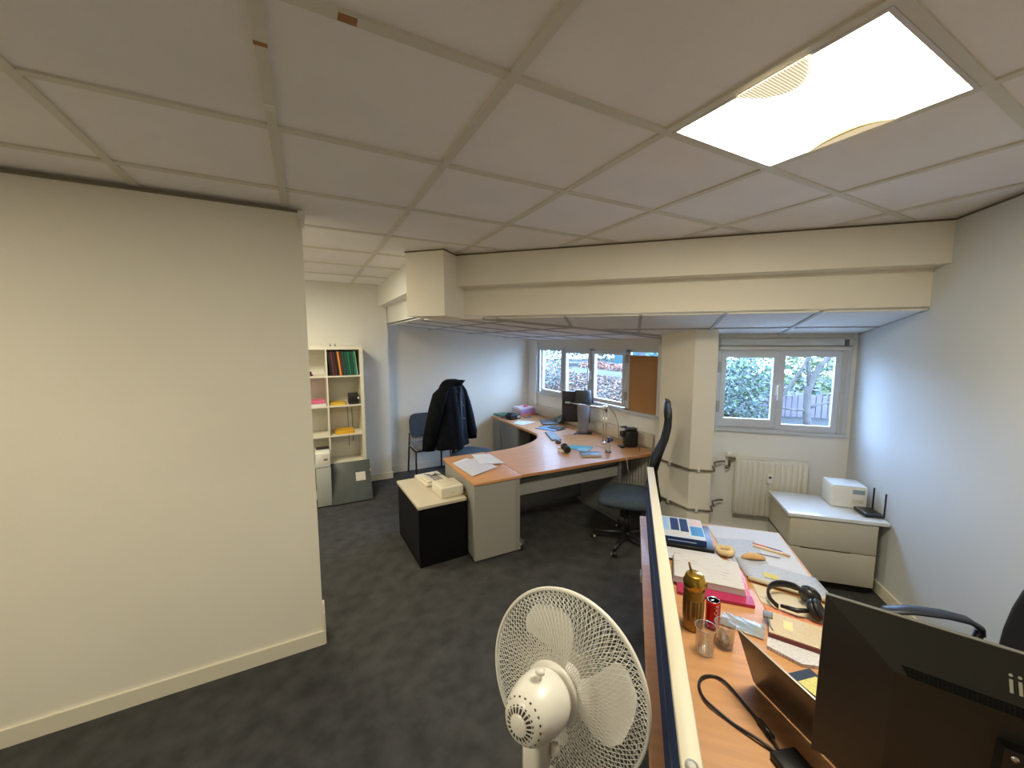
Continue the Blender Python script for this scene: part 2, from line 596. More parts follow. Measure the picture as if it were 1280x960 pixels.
for k in range(24):
    m.add([ea[k], eb[k], eb[k + 1], ea[k + 1]], [(0, 1, 2, 3)])
m.build('lens_rim', LOOSE, lamp)
m = MB().tube([(p_[0], p_[1], -.008) for p_ in eb[2:-2]], [.0015 + .0045 * math.sin(PI * k / 20) for k in range(21)], 6)
m.build('lens_edge', mat('lens_edge_dark', (.12, .09, .03), .7), lamp)
troffer(-2, 4, 'recessed ceiling lamp over the passage in front of the bookcase', LAMP)
troffer(-4, -1, 'recessed ceiling lamp in front of the blank left wall', LAMP * 1.25)


# ------------------------------------------------------------------ windows
def pane_frame(mb, M, a0, a1, z0, z1, w, d0, d1, wb=None):
    wb = wb or w
    mb.box(a0, a0 + w, d0, d1, z0, z1, M).box(a1 - w, a1, d0, d1, z0, z1, M)
    mb.box(a0 + w, a1 - w, d0, d1, z1 - w, z1, M).box(a0 + w, a1 - w, d0, d1, z0, z0 + wb, M)


CARD = mat('brown_cardboard', (.40, .205, .075), .85, var=.06, scale=4, stretch=(1, 1, .3))
HANDLE = mat('handle_white', (.70, .69, .66), .35)
# local frame: a along the wall, d outwards, z up
win2 = thing_uv('window_2', 'grey aluminium window with two panes above the white radiator', 'window', 0, V2)
win2['kind'] = 'structure'
I4 = Matrix.Identity(4)
m = MB()
pane_frame(m, I4, .742, 1.735, 1.04, 1.76, .035, -.012, .03)
m.box(.742, 1.735, -.03, .07, 1.03, 1.055)
m.build('window_frame', ALU, win2)
m = MB()
pane_frame(m, I4, .765, 1.21, 1.075, 1.735, .040, -.03, .012, .075)
m.build('sash', ALU, win2)
m = MB()
pane_frame(m, I4, 1.215, 1.665, 1.07, 1.75, .045, -.02, .012)
m.build('sash', ALU, win2)
m = MB()
m.box(1.665, 1.70, -.025, .05, 1.06, 1.80).box(1.70, 1.735, -.01, .05, 1.04, 1.84)
m.build('side_rail', mat('window_rail', (.50, .48, .42), .45, .2), win2)
MB().box(.80, 1.175, .0, .006, 1.11, 1.70).build('pane', GLASS, win2)
MB().box(1.255, 1.625, .0, .006, 1.11, 1.71).build('pane', GLASS, win2)
m = MB()
m.rbox(.742, 1.735, -.045, .05, 1.80, 1.862, .008).rbox(.742, 1.735, -.02, .05, 1.862, 1.905, .004)
m.rbox(.742, 1.72, -.035, .05, 1.76, 1.795, .006).box(.742, 1.735, .051, .12, 1.755, 1.905)
m.build('shutter_box', ALU2, win2)
m = MB()
m.box(1.192, 1.222, -.042, -.03, 1.37, 1.47).box(1.20, 1.216, -.075, -.042, 1.44, 1.46).rbox(1.198, 1.218, -.085, -.07, 1.33, 1.47, .005)
m.build('window_handle', HANDLE, win2)
m = MB()
for z in (1.20, 1.56):
    m.box(.742, .765, -.04, -.012, z, z + .10)
m.build('hinge', GREYM, win2)
# shutter strap winder on the right
MB().box(1.66, 1.69, -.05, -.02, 1.80, 1.85).build('strap_winder', mat('winder', (.12, .11, .10), .5), win2)

win1 = thing('window_1', 'long grey aluminium window of four bays beside the corner desk', 'window', (X1, 0, 0), PI / 2)
win1['kind'] = 'structure'
# local a = +y world, d: local y = -x world -> outwards is negative
m = MB()
M1 = Matrix.Scale(-1, 4, (0, 1, 0))
pane_frame(m, M1, 2.76, 5.262, 1.03, 1.76, .04, -.012, .03)
m.box(2.76, 5.262, -.04, .07, 1.02, 1.055, M1)
for a in (4.56, 3.95, 3.32):
    m.box(a - .035, a + .035, -.012, .02, 1.05, 1.75, M1)
m.build('window_frame', ALU, win1)
for a0, a1, z0, z1 in ((4.585, 5.16, 1.065, 1.755), (3.975, 4.54, 1.07, 1.725), (3.35, 3.93, 1.08, 1.725)):
    m = MB()
    pane_frame(m, M1, a0, a1, z0, z1, .042, -.03, .012, .05)
    m.build('sash', ALU, win1)
    MB().box(a0 + .035, a1 - .035, .0, .006, z0 + .04, z1 - .035, M1).build('pane', GLASS, win1)
MB().box(2.78, 3.29, .0, .006, 1.07, 1.75, M1).build('pane', GLASS, win1)
m = MB()
m.box(2.76, 5.262, .061, .12, 1.745, 1.88, M1).box(2.76, 5.262, -.04, .05, 1.80, 1.88, M1).box(2.76, 5.262, -.02, .05, 1.75, 1.80, M1)
m.build('shutter_box', ALU2, win1)
m = MB()
m.box(3.935, 3.965, -.045, -.03, 1.36, 1.47, M1).rbox(3.94, 3.96, -.09, -.07, 1.34, 1.50, .005, M1).box(3.942, 3.958, -.07, -.045, 1.45, 1.465, M1)
m.build('window_handle', HANDLE, win1)
m = MB()
for z in (1.17, 1.60):
    m.box(3.325, 3.345, -.045, -.012, z, z + .09, M1)
m.build('hinge', GREYM, win1)
cb = MB().box(-.004, .004, 2.887, 3.286, 1.062, 1.685)
cb.build('cardboard_sheet', CARD)
tag(bpy.data.objects['cardboard_sheet'], 'brown cardboard sheet covering the right bay of the left window', 'cardboard')
bpy.data.objects['cardboard_sheet'].location = (X1 - .018, 0, 0)


# ------------------------------------------------------------------ heating
def radiator(name, label, loc, rz, L, z0, z1, valve=True, d=.07):
    t = thing(name, label, 'radiator', loc, rz)
    m = MB()
    m.rbox(0, L, -d, -d + .012, z0, z1, .006).rbox(0, L, -.025, -.012, z0, z1, .006)
    m.rbox(0, L, -d, -.012, z1 - .014, z1, .004)
    m.build('panel', RADW, t)
    n = int(L / .0415)
    for k in range(n):
        x = (k + .5) * L / n
        MB().rbox(x - .015, x + .015, -d - .012, -d + .004, z0 + .012, z1 - .02, .007, seg=2).build('rib', RADW, t)
    for x in (.05, L - .08):
        MB().box(x, x + .03, -.0115, -.001, z0 + .08, z1 - .08).build('bracket', RADW, t)
    return t


rad2 = radiator('radiator', 'white ribbed panel radiator under the two pane window', UV(.915, V2, 0), -PI / 4, .56, .275, .80)
m = MB()
m.rbox(.245, .285, -.105, -.082, .60, .68, .004)
m.build('meter', WHITE, rad2)
MB().box(.255, .276, -.1062, -.1048, .645, .662).build('meter_display', BLACK, rad2)
m = MB()
m.tube([(-.045, -.05, .80), (-.045, -.05, .71)], .011, 8).tube([(-.05, -.05, .71), (-.075, -.06, .70)], .016, 8).tube([(-.05, -.05, .785), (.0, -.05, .785)], .010, 8)
m.build('valve', PIPE, rad2)
MB().rbox(-.075, -.025, -.075, -.03, .80, .845, .01).build('valve_head', WHITE, rad2)
rad1 = radiator('radiator', 'beige ribbed radiator half hidden behind the right end of the corner desk', (3.262, 3.98, 0), -PI / 2, 1.10, .12, .64)


def hpipe(label, z, zr):
    t = thing('heating_pipe', label, 'pipe')
    m = MB()
    pts = [Vector((2.955, 2.605, z + .004)), Vector((2.955, 2.40, z + .003)), Vector((2.953, 2.255, z)), UV(.512, 3.671, z - .003), UV(.70, 3.674, z), UV(.712, 3.672, z + .004),
           UV(.700, 3.672, z + .045), UV(.722, 3.70, z + .046), UV(.735, 3.80, z + .046), UV(.80, V2 - .06, z + .046), UV(.832, V2 - .06, z + .046)]
    m.tube(pts, .009, 8)
    m.build('tube', PIPE, t)
    for p in (Vector((2.955, 2.44, z)), UV(.585, 3.671, z)):
        MB().rbox(p.x - .012, p.x + .012, p.y - .012, p.y + .012, z - .018, z + .018, .004).build('pipe_clip', WHITE, t)
    return t


hpipe('upper brown heating pipe running round the pillar to the radiator valve', .708, .74)
hpipe('lower brown heating pipe running round the pillar near the floor', .345, .395)


# ------------------------------------------------------------------ corner desk and pedestals
DZ = .69


def smooth_curve(pts, n=6):
    out = []
    P = [Vector((*p, 0)) for p in pts]
    for i in range(len(P) - 1):
        p0, p1, p2, p3 = P[max(i - 1, 0)], P[i], P[i + 1], P[min(i + 2, len(P) - 1)]
        for k in range(n):
            t = k / n
            q = .5 * ((2 * p1) + (-p0 + p2) * t + (2 * p0 - 5 * p1 + 4 * p2 - p3) * t * t + (-p0 + 3 * p1 - 3 * p2 + p3) * t ** 3)
            out.append((q.x, q.y))
    out.append(pts[-1])
    return out


desk = thing('corner_desk', 'large L shaped beech corner desk with a curved inner edge under the left window', 'desk')
inner = smooth_curve([(2.524, 5.47), (2.522, 4.77), (2.522, 4.42), (2.52, 4.20), (2.49, 4.05), (2.405, 3.91), (2.267, 3.79), (2.115, 3.71), (1.933, 3.655), (1.76, 3.635), (1.606, 3.63)])
outer = [(1.606, 2.848), (3.09, 2.802), (3.13, 2.815), (3.19, 2.87), (3.205, 2.91), (3.205, 5.47)]
top = MB().prism(inner + outer, DZ - .025, DZ)
top.build('desk_top', WOOD, desk)
edge_path = [(x, y, DZ - .0125) for x, y in outer]
m = MB()
for (xa, ya), (xb, yb) in zip(outer[:4], outer[1:5]):
    d = Vector((xb - xa, yb - ya, 0)).normalized()
    nn = Vector((d.y, -d.x, 0)) * .003
    m.add([(xa + nn.x, ya + nn.y, DZ - .025), (xb + nn.x, yb + nn.y, DZ - .025), (xb + nn.x, yb + nn.y, DZ - .001), (xa + nn.x, ya + nn.y, DZ - .001)], [(0, 1, 2, 3)])
m.build('edge_band', WOODE, desk)
m = MB()
m.box(1.615, 2.80, 2.935, 2.975, .585, .664).build('apron', GREYD, desk)
MB().box(1.615, 2.80, 2.915, 2.955, .478, .575).build('modesty_rail', GREYM, desk)
MB().box(1.62, 1.78, 2.86, 2.93, .645, .664).build('cable_clip', BLACK, desk)
for x0, x1, y0, y1 in ((2.76, 2.80, 2.90, 3.5), (1.63, 1.66, 2.98, 3.55), (3.10, 3.14, 3.9, 4.4)):
    MB().box(x0, x1, y0, y1, .03, .66).box(x0 - .02, x1 + .02, y0 - .04, y1 + .04, 0, .03).build('leg', GREYD, desk)
MB().box(2.60, 3.15, 4.40, 4.43, .25, .62).build('modesty_panel', BLACK, desk)

ped = thing('desk_pedestal', 'desk height grey pedestal with beech top on the left end of the corner desk', 'cabinet', (1.16, 2.85, 0))
m = MB()
m.box(.015, .405, .045, .79, .012, DZ - .027)
m.build('body', GREYM, ped)
MB().box(.0, .42, -.002, .04, .02, DZ - .03).build('front_panel', mat('pedestal_front', (.36, .345, .30), .5), ped)
MB().box(.38, .404, -.004, -.001, .02, DZ - .04).build('edge_strip', mat('pedestal_strip', (.30, .29, .26), .5), ped)
MB().rbox(-.005, .443, -.01, .805, DZ - .026, DZ, .004).build('top', WOOD, ped)
m = MB()
Mc = frame((.435, .01, .028), (0, PI / 2, .4))
m.lathe([(.028, -.010), (.028, .010)], 16, Mc)
w = m.build('caster', BLACK, ped)
MB().lathe([(.010, -.013), (.010, .013)], 10, Mc).build('hub', CREAM, w)
MB().box(.405, .44, -.005, .03, .05, .075).build('caster_arm', GREYM, w)

ped2 = thing('desk_pedestal', 'grey two front pedestal under the far wing of the corner desk', 'cabinet', (2.56, 4.66, 0))
MB().box(.02, .58, 0, .84, .02, DZ - .03).build('body', GREYD, ped2)
for y0, y1 in ((.03, .52), (.54, .81)):
    f_ = MB().rbox(.0, .02, y0, y1, .04, DZ - .045, .003).build('door', mat('ped_door', (.26, .265, .26), .5), ped2)
    MB().rbox(-.01, .0, y0 + .03, y0 + .04, .42, .54, .003).build('handle', GREYM, f_)

# black low cabinet with cream top
bc = thing('low_cabinet', 'black low cabinet with a cream top beside the desk pedestal', 'cabinet', (.732, 2.98, 0), math.radians(2))
MB().box(.012, .41, .012, .69, .0, .495).build('body', mat('black_laminate', (.006, .006, .007), .45), bc)
MB().rbox(.0, .42, .0, .70, .495, .522, .004).build('top', mat('cream_laminate', (.62, .55, .42), .5, var=.03, scale=5), bc)
MB().box(.008, .012, .02, .68, .05, .48).build('door', mat('black_laminate2', (.010, .010, .012), .4), bc)

# --------------------------------- things on the black cabinet
t = thing('telephone', 'cream desk telephone base lying flat on the black cabinet', 'telephone', (.905, 3.40, .523), math.radians(6))
MB().rbox(0, .235, -.03, .28, 0, .03, .006).build('base', CREAM, t)
MB().rbox(.015, .06, -.02, .20, .031, .05, .012).build('handset', CREAM, t)
m = MB()
for i in range(4):
    for j in range(3):
        m.box(.10 + .03 * j, .12 + .03 * j, .02 + .03 * i, .04 + .03 * i, .03, .036)
m.build('keypad', mat('grey_keys', (.35, .33, .30), .5), t)
t = thing('key_bunch', 'bunch of dark keys lying on the cream telephone', 'keys', (1.01, 3.56, .556))
for k, (dx, dy, a) in enumerate(((0, 0, .2), (.03, .01, 1.1), (-.02, .015, 2.2), (.05, -.012, -.5))):
    M = frame((dx, dy, .004 * k), (0, 0, a))
    MB().lathe([(.013, 0), (.013, .003)], 12, M).box(.01, .055, -.004, .004, 0, .003, M).build('key', BLACKM if k % 2 else mat('blue_key', (.02, .03, .10), .4), t)
MB().lathe([(.012, .014), (.014, .020), (.010, .024)], 14, frame((.01, .012, 0))).build('tag', WHITE, t)
t = thing('adapter_box', 'cream plastic box with a rounded lid on the front of the black cabinet', 'box', (.947, 3.052, .523), math.radians(4))
MB().rbox(0, .205, 0, .225, 0, .088, .010, seg=3).build('body', CREAM, t)
MB().rbox(.03, .18, .04, .19, .086, .094, .006).build('lid', mat('cream_lid', (.70, .64, .50), .5), t)
m = MB()
m.tube([(.205, .02, .02), (.222, -.005, .012), (.215, -.022, .006), (.19, -.03, .005)], .004, 6).build('cable', mat('yellow_cable', (.55, .42, .05), .5), t)
MB().lathe([(.004, 0), (.004, .002)], 10, frame((.10, -.0005, .04), (PI / 2, 0, 0))).build('screw', GREYM, t)


# ------------------------------------------------------------------ bookcase and its contents
bk = thing('bookcase', 'tall white cube bookcase standing against the passage wall', 'bookcase', (-.19, 4.95, 0))
BW, BD, BH = .795, .352, 1.785
CRW = mat('bookcase_white', (.80, .76, .64), .5)
for x in (0, BW - .038):
    MB().box(x, x + .038, 0, BD, 0, BH).build('side_panel', CRW, bk)
MB().box(.038, BW - .038, 0, BD, BH - .038, BH).build('top_panel', CRW, bk)
MB().box(.038, BW - .038, 0, BD, .0, .038).build('bottom_panel', CRW, bk)
SH = [.373, .724, 1.075, 1.426]
for z in SH:
    MB().box(.038, BW - .038, .001, BD, z, z + .016).build('shelf', CRW, bk)
MB().box(.3895, .4055, .0015, BD, .038, BH - .038).build('divider', CRW, bk)
bx, by = -.19, 4.95
cols = [('black', BLACK, .022), ('maroon', BROWNR, .026), ('dark', mat('dark_red_card', (.05, .012, .012), .5), .02), ('black', BLACK, .02), ('orange', ORANGE, .02), ('brown', BROWNR, .018),
        ('dark green', GREEN2, .026), ('dark green', GREEN2, .028), ('green', GREEN, .022), ('dark green', GREEN2, .028), ('green', GREEN, .022), ('pale green', mat('pale_green_card', (.25, .42, .33), .6), .012)]
x = bx + .4055 + .043
folder_labels = ['leftmost black binder of the top shelf row', 'maroon binder second in the top shelf row', 'dark red binder between the maroon and a black one',
                 'black binder just left of the orange folder', 'orange folder in the top shelf row of binders', 'brown binder just right of the orange folder',
                 'dark green binder right of the brown one on the top shelf', 'second dark green binder on the top shelf, left of the first bright green one',
                 'bright green folder between dark green binders on the top shelf', 'dark green binder between the two bright green folders', 'bright green folder rightmost of its kind on the top shelf',
                 'thin pale green folder leaning at the right end of the binders']
for (nm, ma, w), lbl in zip(cols, folder_labels):
    o = MB().box(-w / 2, w / 2, 0, .27, 0, .278).build('binder', ma)
    tag(o, lbl, 'binder', 'binders on the top shelf of the bookcase')
    o.location = (x + w / 2 - .012, by + .02, SH[3] + .0165 + .004)
    o.rotation_euler = (0, -.10, 0)
    x += w + .0035


def flat_stack(name, label, cat, x0, y0, z, layers, group=None):
    t = thing(name, label, cat, (x0, y0, z), 0, group)
    zz = 0
    for nm, w, d, h, ma, rz in layers:
        MB().rbox(-w / 2, w / 2, 0, d, zz, zz + h, .002, frame((0, 0, 0), (0, 0, rz)), 1, False).build(nm, ma, t)
        zz += h + .0005
    return t


flat_stack('folder', 'bright pink folder lying in the second row of the bookcase', 'folder', bx + .29, by + .03, SH[2] + .0485, [('cover', .16, .24, .012, PINK, .0), ('sheet', .15, .23, .020, PINK, .05)])
flat_stack('paper_stack', 'white paper stack under the pink folder in the bookcase', 'paper', bx + .29, by + .02, SH[2] + .0165, [('sheet', .18, .26, .03, PAPER, 0)])
flat_stack('folder', 'thin yellow folder in the second row beside the black box', 'folder', bx + .50, by + .03, SH[2] + .0165, [('cover', .17, .24, .016, YELLOW, -.1), ('cover', .16, .22, .012, mat('yellow_card2', (.72, .50, .06), .6), .05)])
t = thing('desk_box', 'small black box on the second shelf of the bookcase', 'box', (bx + .68, by + .09, SH[2] + .0165))
MB().rbox(-.055, .055, -.05, .10, 0, .125, .004).build('body', BLACK, t)
MB().lathe([(.012, 0), (.012, .004)], 12, frame((.052, -.0505, .075), (PI / 2, 0, 0))).build('knob', WHITE, t)
flat_stack('folder', 'thick yellow folder alone on the third shelf of the bookcase', 'folder', bx + .57, by + .03, SH[1] + .0165, [('cover', .21, .25, .018, YELLOW, .06), ('cover', .19, .24, .014, YELLOW, -.05)])
m = MB()
m.tube([(bx + .63, by + .3555, SH[2]), (bx + .632, by + .3555, SH[1] + .06), (bx + .635, by + .3555, SH[0] + .14)], .003, 6).tube([(bx + .68, by + .3555, SH[2]), (bx + .683, by + .3555, SH[0] + .20)], .003, 6)
tag(m.build('cable', BLACK), 'thin black cables hanging inside the lower cells of the bookcase', 'cable')
for k, (px, lb) in enumerate(((.50, 'small dark clip on top of the bookcase, left of two'), (.55, 'small dark clip on top of the bookcase, right of two'))):
    t = thing('binder_clip', lb, 'clip', (bx + px - .05, by + .05, BH + .001))
    MB().prism([(-.008, -.006), (.008, -.006), (.008, .006), (-.008, .006)], 0, .018).build('body', GREYD, t)
    MB().tube([(-.005, 0, .018), (-.005, 0, .032), (.005, 0, .032), (.005, 0, .018)], .0015, 5).build('loop', GREYD, t)
t = thing('paper_tray', 'small white tray lying on top of the bookcase', 'tray', (bx + .27, by + .05, BH + .001))
MB().box(-.10, .10, 0, .22, 0, .006).box(-.10, -.094, 0, .22, .006, .03).box(.094, .10, 0, .22, .006, .03).build('body', CRW, t)
t = thing('hole_punch', 'dark little hole punch at the left of the top shelf', 'punch', (bx + .225, by + .06, SH[3] + .0165))
MB().rbox(-.03, .03, 0, .10, 0, .02, .004).rbox(-.02, .02, .02, .09, .021, .05, .008).build('body', BROWNR, t)
MB().rbox(-.018, .018, -.01, .09, .055, .066, .004).build('lever', WHITE, t)

# leaning panel and tower in front
t = thing('leaning_panel', 'flat grey metal panel with a white sticker leaning on the bookcase', 'panel', (.19, 4.655, .005))
lean = math.radians(-28)
M = frame((0, 0, 0), (lean, 0, 0))
MB().rbox(0, .432, -.010, .010, .004, .475, .004, M).build('sheet', mat('grey_green_steel', (.072, .083, .075), .5, var=.12, scale=10), t)
MB().box(.265, .372, -.0125, -.0108, .235, .335, M).build('sticker', printed('sticker_print', (.75, .70, .60), (.45, .38, .35), 60, 30, .5), t)
MB().box(.424, .434, -.013, -.0105, .33, .36, M).build('latch', CREAM, t)
t = thing('computer_tower', 'pale grey computer tower with white top half beside the leaning panel', 'computer', (.042, 4.665, 0))
MB().rbox(0, .148, 0, .27, .012, .455, .006).build('body', mat('pale_grey_green', (.46, .48, .42), .5), t)
MB().rbox(0, .146, -.004, .27, .457, .62, .006).build('upper_case', WHITE, t)
MB().box(.072, .128, -.0065, -.0045, .50, .60).build('drive_bay', CREAM, t)
MB().box(.082, .120, -.0085, -.0068, .535, .555).build('slot', GREYD, t)
MB().rbox(.012, .147, .16, .26, .622, .632, .004).build('lid', BLACK, t)
for fx, fy in ((.02, .03), (.12, .03), (.02, .23), (.12, .23)):
    MB().box(fx, fx + .015, fy, fy + .015, 0, .012).build('foot', BLACK, t)


# ------------------------------------------------------------------ chairs
def office_chair(label, loc, az, arms=False, fabric=BLUEF, group='office swivel chairs'):
    """local +y is the way the sitter faces; az clockwise from world +y"""
    t = thing('office_chair', label, 'chair', loc, -az, group)
    def seat_pt(k, n=28, sx=.245, sy=.235, z=0.0, off=0.0):
        out = []
        for i in range(n):
            a = 2 * PI * i / n
            ca, sa = math.cos(a), math.sin(a)
            e = .55
            x_ = sx * math.copysign(abs(ca) ** e, ca)
            y_ = sy * math.copysign(abs(sa) ** e, sa)
            zz = z - (.03 * max(0, y_ / sy) ** 3 if off else 0)
            out.append(Vector((x_, y_ + .01, zz)))
        return out
    m = MB()
    m.loft([seat_pt(0, sx=.20, sy=.20, z=.405), seat_pt(0, sx=.242, sy=.238, z=.412), seat_pt(0, sx=.25, sy=.245, z=.435, off=1), seat_pt(0, sx=.247, sy=.24, z=.462, off=1),
            seat_pt(0, sx=.225, sy=.22, z=.477, off=1), seat_pt(0, sx=.16, sy=.16, z=.476, off=1), seat_pt(0, sx=.05, sy=.05, z=.472)])
    m.build('seat', fabric, t)
    MB().rbox(-.17, .17, -.19, .17, .375, .404, .012).build('seat_pan', BLACK, t)
    MB().rbox(-.06, .06, -.12, .08, .335, .374, .01).build('mechanism', BLACK, t)
    m = MB().tube([(.06, 0, .36), (.24, .03, .365), (.27, .03, .36)], .006, 6)
    m.build('lever', BLACK, t)
    MB().lathe([(.028, .10), (.028, .25), (.018, .251), (.018, .335)], 16).build('gas_column', BLACKM, t)
    MB().lathe([(.04, .065), (.045, .075), (.045, .10), (.03, .115)], 16).build('hub', BLACK, t)
    for k in range(5):
        a = 2 * PI * k / 5 + .35
        c, s = math.cos(a), math.sin(a)
        m = MB().tube([(.03 * c, .03 * s, .095), (.18 * c, .18 * s, .082), (.30 * c, .30 * s, .066)], [.024, .020, .016], 8)
        arm = m.build('base_arm', BLACK, t)
        Mw = frame((.30 * c, .30 * s, .0255), (PI / 2, 0, a + .6))
        m = MB().lathe([(.018, -.022), (.025, -.019), (.025, -.004), (.018, -.002), (.018, .002), (.025, .004), (.025, .019), (.018, .022)], 16, Mw)
        m.build('caster', BLACK, arm)
        MB().lathe([(.011, -.0235), (.011, .0235)], 10, Mw).build('caster_cap', mat('caster_cap', (.55, .53, .48), .4), arm)
    # thin curved back: (y behind seat centre, z, half width)
    prof = [(-.205, .60, .16), (-.19, .67, .19), (-.195, .76, .205), (-.235, .86, .21), (-.275, .95, .205), (-.295, 1.05, .19), (-.302, 1.13, .15), (-.302, 1.20, .06)]
    m = MB()
    rings = []
    for y_, z_, hw in prof:
        ring = []
        for i in range(13):
            u = -1 + 2 * i / 12
            ring.append(Vector((hw * u, y_ + .02 * u * u, z_)))
        for i in range(12, -1, -1):
            u = -1 + 2 * i / 12
            ring.append(Vector((hw * u * .98, y_ + .02 * u * u - .022, z_)))
        rings.append(ring)
    m.loft(rings)
    m.build('backrest', mat('black_mesh_fabric', (.012, .013, .015), .75, bump=.4, bscale=600), t)
    m = MB().tube([(0, -.10, .365), (0, -.22, .37), (0, -.262, .44), (0, -.238, .56), (0, -.222, .70), (0, -.262, .86), (0, -.306, 1.0), (0, -.325, 1.10), (0, -.328, 1.20), (0, -.322, 1.27)],
                  [.022, .024, .024, .022, .02, .019, .018, .016, .014, .013], 10)
    m.build('back_spine', BLACK, t)
    m = MB()
    rings = []
    for z_, hw, dp in ((1.19, .10, .012), (1.195, .125, .022), (1.23, .135, .028), (1.29, .135, .028), (1.325, .125, .024), (1.337, .10, .012)):
        ring = []
        for i in range(24):
            a = 2 * PI * i / 24
            u = math.cos(a)
            ring.append(Vector((hw * u, -.302 + dp * math.sin(a) + .02 * u * u, z_)))
        rings.append(ring)
    m.loft(rings)
    m.build('headrest', BLACK, t)
    if arms:
        for sgn in (-1, 1):
            x_ = .285 * sgn
            m = MB().tube([(.20 * sgn, -.02, .39), (x_, -.02, .40), (x_, -.03, .58)], .016, 8)
            a_ = m.build('arm_post', BLACK, t)
    return t


office_chair('blue black swivel chair with a tall headrest between the corner desk and the desk screen', UV(.0, 3.57), math.radians(-41.5))
office_chair('swivel chair inside the corner desk with a dark coat hung over its back', (1.78, 4.43, 0), math.radians(135))


def arm_chair(label, u, v, az):
    t = thing('office_chair', label, 'chair', UV(u, v), -az, 'office swivel chairs')
    MB().rbox(-.24, .24, -.24, .24, .40, .47, .03, seg=3).build('seat', BLACK, t)
    MB().lathe([(.028, .10), (.028, .30), (.02, .301), (.02, .40)], 16).build('gas_column', BLACKM, t)
    for k in range(5):
        a = 2 * PI * k / 5 + .2
        c, s = math.cos(a), math.sin(a)
        arm = MB().tube([(.02 * c, .02 * s, .10), (.18 * c, .18 * s, .085), (.30 * c, .30 * s, .066)], [.024, .020, .016], 8).build('base_arm', BLACK, t)
        Mw = frame((.30 * c, .30 * s, .0255), (PI / 2, 0, a + .6))
        MB().lathe([(.025, -.02), (.025, .02)], 16, Mw).build('caster', BLACK, arm)
    rings = []
    for y_, z_, hw in ((-.22, .50, .18), (-.235, .53, .215), (-.25, .62, .225), (-.265, .72, .22), (-.275, .81, .20), (-.28, .86, .15)):
        rings.append([Vector((hw * math.cos(a), y_ + .035 * math.sin(a) + .05 * math.cos(a) ** 2, z_)) for a in [2 * PI * i / 28 for i in range(28)]])
    MB().loft(rings).build('backrest', BLACK, t)
    MB().tube([(0, -.12, .385), (0, -.26, .40), (0, -.285, .60)], .02, 8).build('back_bar', BLACK, t)
    for sgn in (-1, 1):
        pts = [Vector((.28 * sgn, y_, z_ - .03)) for y_, z_ in ((.19, .585), (.17, .612), (.08, .632), (-.04, .636), (-.12, .626), (-.165, .600), (-.17, .57))]
        m = MB()
        rings = []
        for i, p in enumerate(pts):
            tt = (pts[min(i + 1, len(pts) - 1)] - pts[max(i - 1, 0)]).normalized()
            nn = Vector((0, -tt.z, tt.y))
            wx = (.020, .030, .034, .034, .032, .026, .022)[i]
            rings.append([p + Vector((wx * math.cos(a), 0, 0)) + nn * .012 * math.sin(a) for a in [2 * PI * k / 12 for k in range(12)]])
        m.loft(rings)
        ar = m.build('armrest', mat('armrest_blue_black', (.025, .03, .045), .45), t)
        MB().tube([(.28 * sgn, -.165, .555), (.28 * sgn, -.15, .46), (.25 * sgn, -.05, .388), (.12 * sgn, -.02, .385)], .017, 8).build('arm_post', BLACK, ar)
    return t


arm_chair('black swivel chair with arc armrests behind the large dark monitor', 1.34, 1.86, math.radians(-45))


def visitor_chair(label, loc, az):
    t = thing('visitor_chair', label, 'chair', loc, -az)
    GREYF = mat('charcoal_fabric', (.05, .055, .065), .85, var=.2, scale=50, bump=.3, bscale=500)
    rings = []
    for z_, hw, dp in ((.50, .17, .012), (.515, .20, .022), (.60, .225, .026), (.74, .225, .026), (.81, .205, .022), (.83, .17, .012)):
        rings.append([Vector((hw * math.copysign(abs(math.cos(a)) ** .6, math.cos(a)), -.225 - (z_ - .5) * .12 + dp * math.sin(a) + .04 * math.cos(a) ** 2, z_)) for a in [2 * PI * i / 28 for i in range(28)]])
    MB().loft(rings).build('backrest', GREYF, t)
    MB().rbox(-.225, .225, -.20, .22, .405, .455, .025, seg=3).build('seat', mat('charcoal_fabric_lit', (.17, .18, .20), .85, bump=.3, bscale=500), t)  # seat lighter than the back: light falling on it is put into the colour
    for sgn in (-1, 1):
        x_ = .235 * sgn
        MB().tube([(x_, .19, .40), (x_ * 1.04, .21, .0)], .0125, 8).build('leg', BLACKM, t)
        MB().tube([(x_ * .9, -.255, .56), (x_ * .98, -.215, .40), (x_ * 1.04, -.25, .0)], .0125, 8).build('leg', BLACKM, t)
        MB().tube([(x_, .19, .392), (x_, -.21, .392)], .011, 8).build('side_rail', BLACKM, t)
    MB().tube([(-.235, .17, .392), (.235, .17, .392)], .011, 8).build('cross_rail', BLACKM, t)
    return t


visitor_chair('charcoal fabric visitor chair with thin black legs against the far wall', (1.46, 5.20, 0), PI)

# ------------------------------------------------------------------ coat on the chair back
COAT = mat('dark_navy_coat', (.004, .005, .008), .8, var=.35, scale=14, bump=.6, bscale=18)
coat = thing('coat', 'dark navy coat hung over the back of the swivel chair', 'coat', (1.57, 4.64, 0), -math.radians(135))


def ringpts(cx, cy, z, a, b, n=36, e=.8, wob=0.0, ph=0.0):
    out = []
    for i in range(n):
        t_ = 2 * PI * i / n
        c, s = math.cos(t_), math.sin(t_)
        k = 1 + wob * math.sin(5 * t_ + ph) + wob * .6 * math.sin(9 * t_ - ph * 1.7)
        out.append(Vector((cx + k * a * math.copysign(abs(c) ** e, c), cy + k * b * math.copysign(abs(s) ** e, s), z)))
    return out


